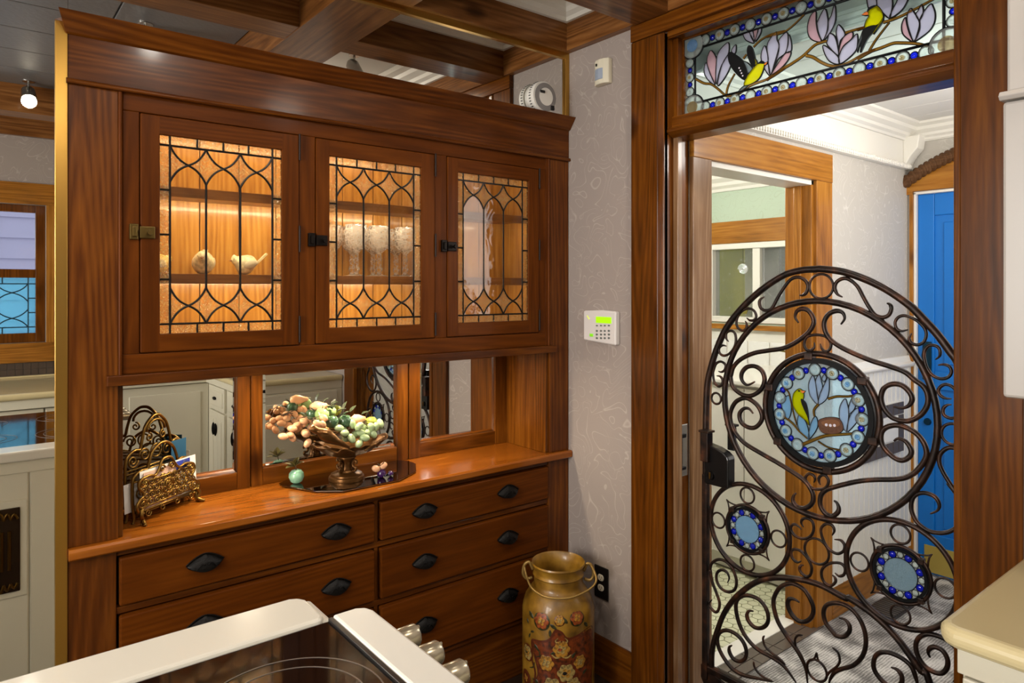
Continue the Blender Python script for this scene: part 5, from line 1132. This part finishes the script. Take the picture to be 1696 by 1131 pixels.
# ================================================================ HUTCH CONTENTS
def bird(name, x, y, z, face, s, label, body, turn=0):
    e = empty(name, (x, y, z), label, 'figurine', 'ceramic birds behind the leaded door'); M_ = Matrix.Rotation(face, 3, 'Z')
    def L3(a, b, c): return tuple(Vector((x, y, z))+M_ @ Vector((a*s, b*s, c*s)))
    m = MB(); n = 22; seg = 18; V = []
    prof = [(-.047, .046, .004), (-.043, .046, .010), (-.034, .044, .021), (-.022, .040, .030), (-.006, .036, .0345), (.010, .034, .034), (.022, .036, .030), (.031, .043, .0225), (.036, .051, .0185), (.041, .056, .0165), (.047, .0565, .0125), (.0505, .056, .006), (.052, .0555, .001)]
    for a, zc, r in prof:
        for k in range(seg):
            t = 2*PI*k/seg; V.append(L3(a, r*math.cos(t), max(.001, zc+.003+r*1.14*math.sin(t))))
    F = [(i*seg+k, i*seg+(k+1) % seg, (i+1)*seg+(k+1) % seg, (i+1)*seg+k) for i in range(len(prof)-1) for k in range(seg)]+[tuple(range(seg))[::-1]]
    build(m.add(V, F), 'body', body, e, smooth='all')
    t = MB().add([L3(*p) for p in ((-.040, -.006, .046), (-.040, .006, .046), (-.082, .009, .088), (-.082, -.009, .088), (-.044, -.006, .038), (-.044, .006, .038), (-.088, .008, .083), (-.088, -.008, .083))], [(0, 1, 2, 3), (4, 7, 6, 5), (0, 4, 5, 1), (1, 5, 6, 2), (2, 6, 7, 3), (3, 7, 4, 0)])
    build(t, 'tail', body, e, .001)
    bk = MB(); V = [L3(.062, 0, .053)]+[L3(.0505, .005*math.cos(k*PI/3), .0545+.004*math.sin(k*PI/3)) for k in range(6)]
    build(bk.add(V, [(0, 1+k, 1+(k+1) % 6) for k in range(6)]+[tuple(range(1, 7))]), 'beak', BEAK2, e)
    for sd in (-1, 1):
        build(MB().ell(L3(.044, sd*.0125, .060), (.0026*s, .0026*s, .0026*s), nu=8, nv=6), 'eye', AK, e, smooth='all')
        build(MB().ell(L3(-.012, sd*.031, .040), (.028*s, .006*s, .016*s), M_ @ Matrix.Rotation(.35, 3, 'Y'), 12, 8), 'wing', WINGM, e, smooth='all')
BEAK2 = plain('terracotta_beak', (150, 100, 70), .5); WINGM = plain('grey_dappled_glaze', (196, 186, 156), .3, bump=.6, bscale=120)
CERA = painted('cream_glazed_ceramic', (226, 214, 170), .8); CERY = plain('yellow_cream_ceramic', (226, 196, 110), .2, coat=.5)
SZ = 1.576
bird('bird_figurine', .73, 2.345, SZ, PI, .85, 'cream ceramic bird facing left with raised tail on shelf', CERA)
bird('bird_figurine', .600, 2.345, SZ, -1.9, .95, 'plump cream ceramic bird facing out, middle of the three', CERA)
bird('bird_figurine', .470, 2.345, SZ, .35, .8, 'yellow ceramic bird half hidden behind left door lead', CERY)
def crystal():
    m, nt, b = newmat('cut_crystal'); nt.nodes.remove(b); out = nt.nodes['Material Output']
    g1 = N(nt, 'ShaderNodeBsdfGlass'); g1.inputs['IOR'].default_value = 1.32; g1.inputs['Roughness'].default_value = .02
    d1 = N(nt, 'ShaderNodeBsdfDiffuse'); d1.inputs[0].default_value = (1, .97, .92, 1); t1 = N(nt, 'ShaderNodeBsdfTransparent')
    a1 = N(nt, 'ShaderNodeMixShader'); a1.inputs[0].default_value = .45; nt.links.new(g1.outputs[0], a1.inputs[1]); nt.links.new(t1.outputs[0], a1.inputs[2])
    a2 = N(nt, 'ShaderNodeMixShader'); nt.links.new(a1.outputs[0], a2.inputs[1]); nt.links.new(d1.outputs[0], a2.inputs[2])
    tc = N(nt, 'ShaderNodeTexCoord'); v = N(nt, 'ShaderNodeTexVoronoi'); v.feature = 'DISTANCE_TO_EDGE'; v.inputs['Scale'].default_value = 70; nt.links.new(tc.outputs['Object'], v.inputs['Vector'])
    r = ramp(nt, v.outputs['Distance'], [(0, (.34, .34, .34, 1)), (.10, (.02, .02, .02, 1))]); nt.links.new(r.outputs[0], a2.inputs[0])
    bp = N(nt, 'ShaderNodeBump'); bp.inputs['Strength'].default_value = .6; bp.inputs['Distance'].default_value = .003; nt.links.new(v.outputs['Distance'], bp.inputs['Height']); nt.links.new(bp.outputs[0], g1.inputs['Normal'])
    nt.links.new(a2.outputs[0], out.inputs[0]); return m
GOB = crystal()
gp = [(0, 0), (.030, 0), (.030, .002), (.012, .006), (.008, .012), (.012, .022), (.013, .030), (.009, .038), (.008, .050), (.011, .062), (.008, .076), (.009, .084), (.016, .092), (.030, .102), (.038, .116), (.041, .135), (.041, .160), (.039, .186), (.0375, .186), (.0385, .160), (.0385, .136), (.035, .118), (.027, .106), (.012, .098), (0, .096)]
gob = None
for i, (px, yy, lab) in enumerate(((590, 2.31, 'leftmost front'), (628, 2.31, 'middle front'), (671, 2.31, 'rightmost front'), (583, 2.405, 'back left'), (618, 2.405, 'back middle'), (656, 2.405, 'back right'), (548, 2.385, 'far left half hidden'))):
    x = ony(px, 458, yy)[0]
    if gob is None:
        V = MB().lathe(gp, (x, yy, SZ), 20)
        V.xf(lambda p: Vector((p.x, p.y, p.z)))
        gob = build(V, 'crystal_goblet', GOB, None, smooth='all'); o = gob
    else: o = dup(gob, (x, yy, SZ))
    tag(o, 'cut crystal goblet, %s of the group on the shelf' % lab, 'goblet', 'crystal goblets behind the middle door')
CT_ = .841
# mirrored tray
tr = [(.90, 2.425), (.862, 2.395), (.862, 2.36), (.925, 2.225), (1.0, 2.17), (1.215, 2.17), (1.32, 2.235), (1.378, 2.335), (1.378, 2.385), (1.345, 2.425)]
mt = empty('mirror_tray', (1.12, 2.3, CT_), 'smoky octagonal mirror tray with scalloped edge on the hutch counter', 'tray')
build(MB().prism(tr, 'z', CT_+.003, CT_+.008), 'mirror_glass', plain('smoked_mirror', (150, 146, 140), .03, metal=1), mt, .002)
build(MB().prism([(1.12+(a-1.12)*.96, 2.3+(b-2.3)*.96) for a, b in tr], 'z', CT_, CT_+.003), 'base', G_BLK, mt)
TZ = CT_+.008
# compote
cx, cy = 1.072, 2.30
cm_ = empty('bronze_compote', (cx, cy, TZ), 'bronze footed compote bowl with perched bird holding stone fruit', 'compote')
build(MB().lathe([(0, TZ), (.062, TZ), (.063, TZ+.004), (.061, TZ+.012), (.056, TZ+.015), (.055, TZ+.020), (.048, TZ+.024), (.03, TZ+.028), (.026, TZ+.034)], (cx, cy, 0), 36), 'foot', BRONZE, cm_, smooth=True)
st = MB().lathe([(.026, TZ+.03), (.021, TZ+.04), (.020, TZ+.055), (.024, TZ+.068), (.032, TZ+.076), (.034, TZ+.082)], (cx, cy, 0), 24)
for k in range(4):
    a = k*PI/2+.5; ca, sa_ = math.cos(a), math.sin(a)
    st.tube(cr([(cx+ca*r, cy+sa_*r, TZ+z) for r, z in ((.024, .03), (.038, .034), (.040, .044), (.030, .046), (.026, .058), (.034, .068), (.042, .066), (.040, .058))], 4), .005, 6)
build(st, 'stem', BRONZE, cm_, smooth='all')
ZR = TZ+.124
bw = [(.0, TZ+.080), (.030, TZ+.082), (.058, TZ+.092), (.08, TZ+.108), (.092, TZ+.114), (.1, ZR), (.104, ZR+.002), (.098, ZR+.001), (.088, TZ+.112), (.06, TZ+.098), (0, TZ+.094)]
bm_ = MB().lathe(bw, (0, 0, 0), 44, sx=1.42, sy=.82)
bm_.xf(lambda p: Vector((p.x+cx+.012, p.y+cy, p.z+(.014*(abs(p.x)/.148)**2.2 if p.z > TZ+.1 else 0)+.004*math.cos(10*math.atan2(p.y, p.x))*(1 if p.z > ZR-.01 else 0))))
build(bm_, 'bowl', BRONZE, cm_, smooth='all')
for s in (-1, 1):
    for f in (-1, 1):
        sc_ = MB(); sc_.tube(cr([(cx+.012+s*(.02+.1*t+.012*math.sin(6*t)), cy+f*(-.078+.035*t*t), TZ+.11+.024*t+.010*math.sin(7*t)) for t in [i/8 for i in range(9)]], 3), .004, 6)
        build(sc_, 'scroll_relief', BRONZE, cm_, smooth='all')
bb_ = MB(); bc_ = Vector((*[ony(536, 722, 2.225)[0], 2.225], ony(536, 722, 2.225)[1]))
for a, zc, r in (): pass
V = []; seg = 12; pr = [(a*1.15, b*1.15, c*1.2) for a, b, c in ((-.050, .011, .001), (-.043, .013, .004), (-.037, .015, .0095), (-.030, .014, .0115), (-.021, .011, .0100), (-.008, .006, .0165), (.012, .002, .0205), (.030, -.004, .0155), (.050, -.011, .009), (.085, -.021, .003))]
dv = Vector((.93, -.2, -.25)).normalized(); sd = dv.cross(Vector((0, 0, 1))).normalized(); upv = sd.cross(dv)
for a, zc, r in pr:
    for k in range(seg):
        t = 2*PI*k/seg; V.append(bc_+dv*a+upv*(zc+r*math.sin(t))+sd*(r*.8*math.cos(t)))
bb_.add(V, [(i*seg+k, i*seg+(k+1) % seg, (i+1)*seg+(k+1) % seg, (i+1)*seg+k) for i in range(len(pr)-1) for k in range(seg)]+[tuple(range(seg))[::-1], tuple((len(pr)-1)*seg+k for k in range(seg))])
build(bb_, 'perched_bird', BRONZE, cm_, smooth='all')
wg = MB().ell(bc_+upv*.012-sd*.0, (.034, .019, .008), Matrix((dv, sd, upv)).transposed(), 12, 8); build(wg, 'bird_wing', BRONZE, cm_, smooth='all')
# ---- stone fruit: positions read on upright planes through the bowl
def fp(X, Y, y): x, z = ony(430+X/6.283, 640+Y/6.283, y); return Vector((x, y, z))
JADE = plain('pale_jade_stone', (160, 178, 132), .18, coat=.6, sss=.25); DJADE = plain('dark_jade_stone', (58, 84, 58), .12, coat=.8); OLV = plain('olive_jade_stone', (150, 158, 60), .15, coat=.7, sss=.2); LJ = plain('light_green_jade', (140, 166, 104), .15, coat=.7, sss=.2)
ROSE = plain('peach_quartz_stone', (216, 164, 122), .2, coat=.6, sss=.3); LEAFM = plain('dark_stone_leaf', (52, 58, 40), .3, coat=.3); STEMM = plain('wire_stem', (70, 52, 34), .5); AQ = plain('sea_green_stone', (134, 182, 152), .12, coat=.7, sss=.3); AMY = plain('amethyst_stone', (52, 18, 70), .1, coat=.8)
FG = 'stone fruit in the bronze compote'
def fruit(name, c, r, mat, label, stem=True):
    e = empty(name, c-Vector((0, 0, r)), label, 'stone fruit', FG)
    build(MB().lathe([(0, -r*.86), (r*.35, -r*.92), (r*.75, -r*.66), (r, -.05*r), (r*.92, r*.45), (r*.6, r*.82), (r*.25, r*.9), (0, r*.76)], c, 24), 'flesh', mat, e, smooth='all')
    if stem: build(MB().tube([c+Vector((0, 0, r*.7)), c+Vector((r*.15, 0, r*1.25))], r*.06, 6), 'stem', STEMM, e)
def bunch(name, pts, r, mat, label, stemto=None, cat='stone grapes', group=FG):
    cen = sum((p for p, _ in pts), Vector())/len(pts); e = empty(name, cen-Vector((0, 0, .03)), label, cat, group); first = None
    for i, (p, a) in enumerate(pts):
        rot = Matrix.Rotation(a, 3, 'Y') @ Matrix.Rotation(.6*math.sin(i*2.3), 3, 'Z')
        build(MB().ell(p, (r*1.42, r*.95, r*.95), rot, 14, 9), 'grape', mat, e, smooth='all')
    sm = MB()
    top = stemto or (cen+Vector((0, .02, .03)))
    for p, _ in pts: sm.tube([p, (p+top)/2+Vector((0, 0, .006)), top], .0012, 5)
    build(sm, 'stem', STEMM, e)
    return e
yF = 2.245
bunch('jade_grape_bunch', [(fp(X, Y, yF+dy), a) for X, Y, dy, a in ((830, 435, .012, .3), (885, 487, 0, .1), (955, 540, -.006, 1.2), (900, 540, .02, .4), (965, 392, .02, 1.2), (1035, 415, 0, -.9), (1035, 595, -.012, -.6), (1095, 535, -.006, .2), (1050, 485, .008, .1), (1130, 480, .014, .3), (1180, 490, .01, 1.2), (1160, 425, .01, 1.2), (1210, 420, .012, 1.4), (1255, 385, .02, 1.4), (1000, 500, .02, .5), (1080, 430, .03, .8), (860, 450, .03, .6))], .0134, JADE, 'bunch of pale green jade grapes spilling over the bowl front')
fruit('jade_apple', fp(755, 370, 2.275), .0235, DJADE, 'dark green stone apple left of the jade grapes', False)
fruit('jade_apple', fp(890, 362, 2.28), .0245, DJADE, 'dark green stone apple in the middle behind the jade grapes', False)
fruit('jade_apple', fp(650, 292, 2.315), .0255, LJ, 'light green stone apple high in the fruit pile', True)
fruit('jade_apple', fp(1160, 372, 2.29), .0225, OLV, 'olive green stone apple at right of the fruit pile', True)
fruit('jade_apple', fp(740, 240, 2.33)+Vector((0, 0, -.008)), .020, LJ, 'pale green stone apple at the top of the pile', True)
def pear(name, c, L, r, ang, mat, label):
    e = empty(name, c-Vector((0, 0, r)), label, 'stone fruit', FG); M_ = Matrix.Rotation(ang, 3, 'Z') @ Matrix.Rotation(PI/2, 3, 'Y')
    m = MB().lathe([(0, -L/2), (r*.6, -L*.47), (r, -L*.22), (r*.92, 0), (r*.55, L*.25), (r*.4, L*.42), (0, L/2)], (0, 0, 0), 20); m.xf(lambda p: M_ @ p+c); build(m, 'flesh', mat, e, smooth='all')
pear('peach_quartz_pear', fp(1030, 345, 2.285), .065, .021, .2, ROSE, 'peach quartz pear lying behind the jade grapes')
pear('peach_quartz_pear', fp(620, 205, 2.35), .07, .019, .2, ROSE, 'peach quartz pear lying at the back of the pile')
bunch('peach_grape_bunch', [(fp(X, Y, y), a) for X, Y, y, a in ((600, 385, 2.25, .6), (655, 395, 2.25, .9), (665, 325, 2.265, .7), (485, 495, 2.25, .2), (500, 590, 2.25, -.9), (585, 420, 2.255, .3))], .0120, ROSE, 'peach quartz grapes hanging over the left rim beside the bronze bird')
# the bunch on the far side shows in the niche mirror
def mp_(X, Y, yv):
    v = ony(430+X/6.283, 640+Y/6.283, yv); return Vector((v[0], 2*YB-.004-yv, v[1]))
bunch('peach_grape_bunch', [(mp_(X, Y, 2.53+dy), a) for X, Y, dy, a in ((280, 290, 0, .3), (350, 280, -.006, .6), (280, 330, -.012, .1), (205, 330, 0, -.2), (225, 380, -.012, .1), (140, 352, .01, .1), (115, 415, .012, .2), (160, 450, 0, 1.0), (30, 420, .02, .2), (375, 365, -.012, .6), (415, 325, -.006, .4), (460, 352, 0, 1.2), (290, 400, 0, .1), (410, 235, .01, .7), (455, 240, .01, 1.2))], .0126, ROSE, 'peach quartz grape bunch on the far side, seen in the niche mirror')
fruit('jade_apple', mp_(335, 215, 2.54), .021, DJADE, 'dark green stone apple on the far side, seen in the niche mirror', False)
def leafmesh(m, p, d, L, w_, up=Vector((0, 0, 1))):
    d = d.normalized(); s = d.cross(up)
    if s.length < .1: s = Vector((1, 0, 0))
    s.normalize(); n_ = s.cross(d)
    P = []
    for t, k in ((0, .1), (.25, .8), (.5, 1), (.75, .7), (1, .03)):
        c = p+d*L*t-n_*L*.18*t*t; P += [c+s*w_*k+n_*w_*.3*k, c, c-s*w_*k+n_*w_*.3*k]
    F = []
    for i in range(4): F += [(3*i, 3*i+1, 3*i+4, 3*i+3), (3*i+1, 3*i+2, 3*i+5, 3*i+4)]
    V = P+[q-n_*.0012 for q in P]; F2 = [tuple(15+j for j in f[::-1]) for f in F]
    ed = [0, 3, 6, 9, 12, 13, 14, 11, 8, 5, 2, 1]; F3 = [(ed[i], ed[(i+1) % 12], 15+ed[(i+1) % 12], 15+ed[i]) for i in range(12)]
    return m.add(V, F+F2+F3)
sg = empty('stone_leaf_spray', fp(820, 330, 2.30), 'spray of dark stone leaves tucked between the stone fruit', 'leaf spray')
for X, Y, y, dx, dy, dz in ((760, 235, 2.31, -.6, -.2, .5), (800, 260, 2.30, .5, -.3, .3), (850, 300, 2.27, .6, -.4, .5), (700, 215, 2.33, .8, -.2, .15), (870, 250, 2.32, .2, 0, 1), (940, 270, 2.32, .5, .1, .6), (1060, 290, 2.31, .7, 0, .3), (1220, 460, 2.27, .9, -.2, .3), (560, 330, 2.30, -.4, -.4, .2), (580, 280, 2.33, -.5, 0, .8), (510, 310, 2.34, -.6, .3, .5), (960, 480, 2.235, .4, -.5, .3), (1100, 320, 2.3, .3, -.2, .8)):
    build(leafmesh(MB(), fp(X, Y, y), Vector((dx, dy, dz)), .034, .011), 'leaf', LEAFM, sg)
# fruit standing on the tray
def plane_at(px, py, y): x, z = ony(px, py, y); return Vector((x, y, z))
ax_, ay_ = onz(491, 800, TZ); r = .0265
ga = empty('sea_green_apple', (ax_, ay_, TZ), 'sea green stone apple with bronze leaves on the mirror tray', 'stone fruit')
c = Vector((ax_, ay_, TZ+r*.92))
build(MB().lathe([(0, -r*.86), (r*.35, -r*.92), (r*.75, -r*.66), (r, -.05*r), (r*.92, r*.45), (r*.6, r*.82), (r*.25, r*.9), (0, r*.76)], c, 26), 'flesh', AQ, ga, smooth='all')
build(MB().tube([c+Vector((0, 0, r*.7)), c+Vector((-.006, 0, r*1.6)), c+Vector((-.012, 0, r*2.2))], .0018, 6), 'stem', STEMM, ga)
LF2 = plain('olive_bronze_leaf', (92, 84, 40), .35, coat=.3)
for d in ((-.9, -.3, .2), (-.6, -.2, .8), (.1, -.2, 1), (.8, -.1, .5), (-.9, .2, .6), (.5, .2, .9)): build(leafmesh(MB(), c+Vector((-.008, 0, r*1.35)), Vector(d), .036, .012), 'leaf', LF2, ga)
qx, qy = onz(632, 791, TZ)
bq = empty('amethyst_fruit', (qx, qy, TZ), 'small amethyst and peach stone berries on the tray right side', 'stone fruit')
c = Vector((qx, qy, TZ+.016)); build(MB().ell(c, (.0165, .0165, .0165)), 'amethyst_berry', AMY, bq, smooth='all')
for o_, a in (((-.022, .0, .020), .4), ((.006, .0, .026), -.4)): build(MB().ell(c+Vector(o_), (.017, .012, .012), Matrix.Rotation(a, 3, 'Y')), 'peach_berry', ROSE, bq, smooth='all')
build(MB().ell(c+Vector((.034, -.004, -.005)), (.012, .009, .009)), 'black_berry', AMY, bq, smooth='all')
for d in ((-.5, 0, .9), (.1, -.2, 1), (-.8, -.2, .3)): build(leafmesh(MB(), c+Vector((0, 0, .018)), Vector(d), .026, .006), 'leaf', LEAFM, bq)

# ================================================================ LETTER RACK
A0 = Vector((.402, 2.240, CT_)); B0 = Vector((.592, 2.378, CT_)); U = (B0-A0); WID = U.length; U.normalize(); Nn = Vector((U.y, -U.x, 0))
lr = empty('brass_letter_rack', (A0+B0)/2, 'ornate pierced brass letter rack holding mail on the hutch', 'letter rack')
def spiral(u, v, r, turns=1.4, a0=0, sgn=1, n=26):
    return [(u+r*(1-.82*i/n)*math.cos(a0+sgn*2*PI*turns*i/n), v+r*(1-.82*i/n)*math.sin(a0+sgn*2*PI*turns*i/n)) for i in range(n+1)]
def rp(u, v, dep=0, tilt=0): return A0+U*u-Nn*(dep+tilt*v)+Vector((0, 0, v))
def panelgeo(curves, dep, tilt, name, parent=lr):
    m = MB()
    for r, P in curves: m.tube([rp(u, v, dep, tilt) for u, v in P], r, 6)
    return build(m, name, BRASS2, parent, smooth='all')
w2 = WID; fc_ = []
o_ = [(0, -.0), (.008, .012), (.004, .03), (-.004, .04), (-.010, .055), (.004, .072), (.018, .078), (.016, .092), (.004, .105), (.006, .122), (.022, .130), (.05, .132), (.07, .128), (.085, .142), (.1, .165), (.118, .170), (.138, .165), (.152, .142), (.168, .128), (.19, .132), (.214, .130), (.23, .122), (.232, .105), (.22, .092), (.218, .078), (.23, .072), (.246, .055), (.240, .04), (.232, .03), (.228, .012), (.236, .0)]
fc_.append((.0042, [(p.x, p.y) for p in cr([(a*w2/.236, b, 0) for a, b in o_], 5)]))
for z in (.038, .048): fc_.append((.003, [(.005, z), (w2-.005, z)]))
fc_.append((.003, [(.02, .118), (w2-.02, .118)]))
random.seed(3)
for k in range(9):
    for j in range(4):
        fc_.append((.0025, spiral(.022+k*(w2-.044)/8+(.006 if j % 2 else -.003), .057+j*.0185, .0135, 1.6, k*1.1+j*2, 1 if (k+j) % 2 else -1, 18)))
for k in range(4): fc_.append((.0022, spiral(.03+k*(w2-.06)/3, .028, .012, 1.3, k, 1 if k % 2 else -1)))
fc_.append((.003, [(w2/2+.022*math.cos(t*PI/10), .085+.022*math.sin(t*PI/10)) for t in range(21)])); fc_.append((.003, [(w2/2+.012*math.cos(t*PI/10), .085+.012*math.sin(t*PI/10)) for t in range(21)]))
for s in (0, 1):
    x0 = .012 if s == 0 else w2-.012; fc_ += [(.0032, spiral(x0, .056, .017, 1.6, PI*s, 1)), (.003, spiral(x0+(.006 if s == 0 else -.006), .118, .013, 1.5, PI*s, -1))]
fc_ += [(.003, spiral(w2/2-.02, .14, .012, 1.2, 0, 1)), (.003, spiral(w2/2+.02, .14, .012, 1.2, PI, -1))]
panelgeo(fc_, 0, .10, 'front_panel')
bc2 = []
o2 = [(0, 0), (.004, .02), (.0, .1), (.0, .17), (.01, .195), (.035, .207), (.055, .205), (.062, .23), (.075, .27), (.1, .295), (.118, .300), (.136, .295), (.16, .27), (.174, .23), (.181, .205), (.2, .207), (.226, .195), (.236, .17), (.236, .1), (.232, .02), (.236, 0)]
bc2.append((.0048, [(p.x, p.y) for p in cr([(a*w2/.236, b, 0) for a, b in o2], 5)]))
bc2.append((.0042, [(w2/2+.036*math.cos(t*PI/10), .252+.034*math.sin(t*PI/10)) for t in range(0, 11)]))
for z in (.04, .14, .15): bc2.append((.003, [(.002, z), (w2-.002, z)]))
for s in (-1, 1): bc2 += [(.003, spiral(w2/2+s*.045, .185, .022, 1.6, 0 if s > 0 else PI, s)), (.003, spiral(w2/2+s*.09, .175, .02, 1.6, 0, s)), (.003, spiral(w2/2+s*.028, .235, .014, 1.3, PI/2, s)), (.003, spiral(w2/2+s*.06, .08, .03, 1.7, 1, s)), (.003, spiral(w2/2+s*.095, .06, .018, 1.4, 2, -s)), (.003, spiral(w2/2+s*.095, .11, .016, 1.4, 2, s))]
bc2.append((.003, [(w2/2+.02*math.cos(t*PI/10), .19+.02*math.sin(t*PI/10)) for t in range(21)])); bc2.append((.003, [(w2/2+.022*math.cos(t*PI/10), .09+.022*math.sin(t*PI/10)) for t in range(21)]))
panelgeo(bc2, .056, .0, 'back_panel')
mc_ = [(r, [(u, v*.72) for u, v in P]) for r, P in bc2[:1]]+[(.003, [(.004, z), (w2-.004, z)]) for z in (.05, .12)]+[(.0025, spiral(.03+k*(w2-.06)/4, .085, .02, 1.5, k, 1 if k % 2 else -1)) for k in range(5)]
panelgeo(mc_, .030, .0, 'divider_panel')
bt = MB()
for u in (.012, w2-.012): bt.tube([rp(u, .032, 0), rp(u, .030, .03), rp(u, .032, .058)], .004, 6)
for dpt in (.010, .022, .036, .050): bt.tube([rp(.006, .030, dpt), rp(w2-.006, .030, dpt)], .003, 6)
build(bt, 'base_bars', BRASS2, lr, smooth='all')
for u, s in ((.004, -1), (w2-.004, 1)):
    build(MB().tube(cr([rp(u, .045, 0), rp(u+s*.006, .028, -.004), rp(u, .014, -.002), rp(u+s*.004, .006, -.012), rp(u+s*.01, .004, -.022)], 4), [.006]*9+[.0065]*4+[.005]*4, 8), 'foot', BRASS2, lr, smooth='all')
    build(MB().tube(cr([rp(u, .045, .056), rp(u, .02, .056), rp(u, .004, .058)], 4), .005, 8), 'foot', BRASS2, lr, smooth='all')
ENV = plain('white_envelope_paper', (226, 222, 216), .6); ENB = plain('blue_card', (44, 58, 150), .5); ENT = plain('teal_card', (20, 70, 100), .5); ENPK = plain('flesh_card', (206, 170, 150), .6)
def card(name, u0, u1, v0, v1, dep, lean, mat, label, marks=()):
    def P(u, v, t): return rp(u, v, dep+t, lean)
    V = [P(u0, v0, 0), P(u1, v0, 0), P(u1, v1, 0), P(u0, v1, 0), P(u0, v0, .0012), P(u1, v0, .0012), P(u1, v1, .0012), P(u0, v1, .0012)]
    F = [(0, 1, 2, 3), (4, 7, 6, 5), (0, 4, 5, 1), (1, 5, 6, 2), (2, 6, 7, 3), (3, 7, 4, 0)]
    e = tag(build(MB().add(V, F), name, mat), label, 'mail')
    for (a, b, c, d, mm, nm) in marks:
        V = [P(a, c, -.0004), P(b, c, -.0004), P(b, d, -.0004), P(a, d, -.0004)]; build(MB().add(V, [(0, 1, 2, 3)]), nm, mm, e)
card('envelope', .02, .25, .036, .148, .016, .05, ENV, 'white envelope with blue printed panel in the front slot of the rack', ((.135, .225, .112, .144, ENB, 'blue_panel'), (.195, .218, .118, .140, ENV, 'white_block')))
card('postcard', .03, .16, .036, .142, .012, .05, ENPK, 'pale pink card in front of the envelope in the rack')
card('envelope', -.02, .16, .034, .118, .036, .05, ENV, 'plain white envelope leaning out left behind the divider')
card('teal_leaflet', .17, .235, .036, .205, .046, .0, ENT, 'dark teal leaflet standing at the back of the rack')
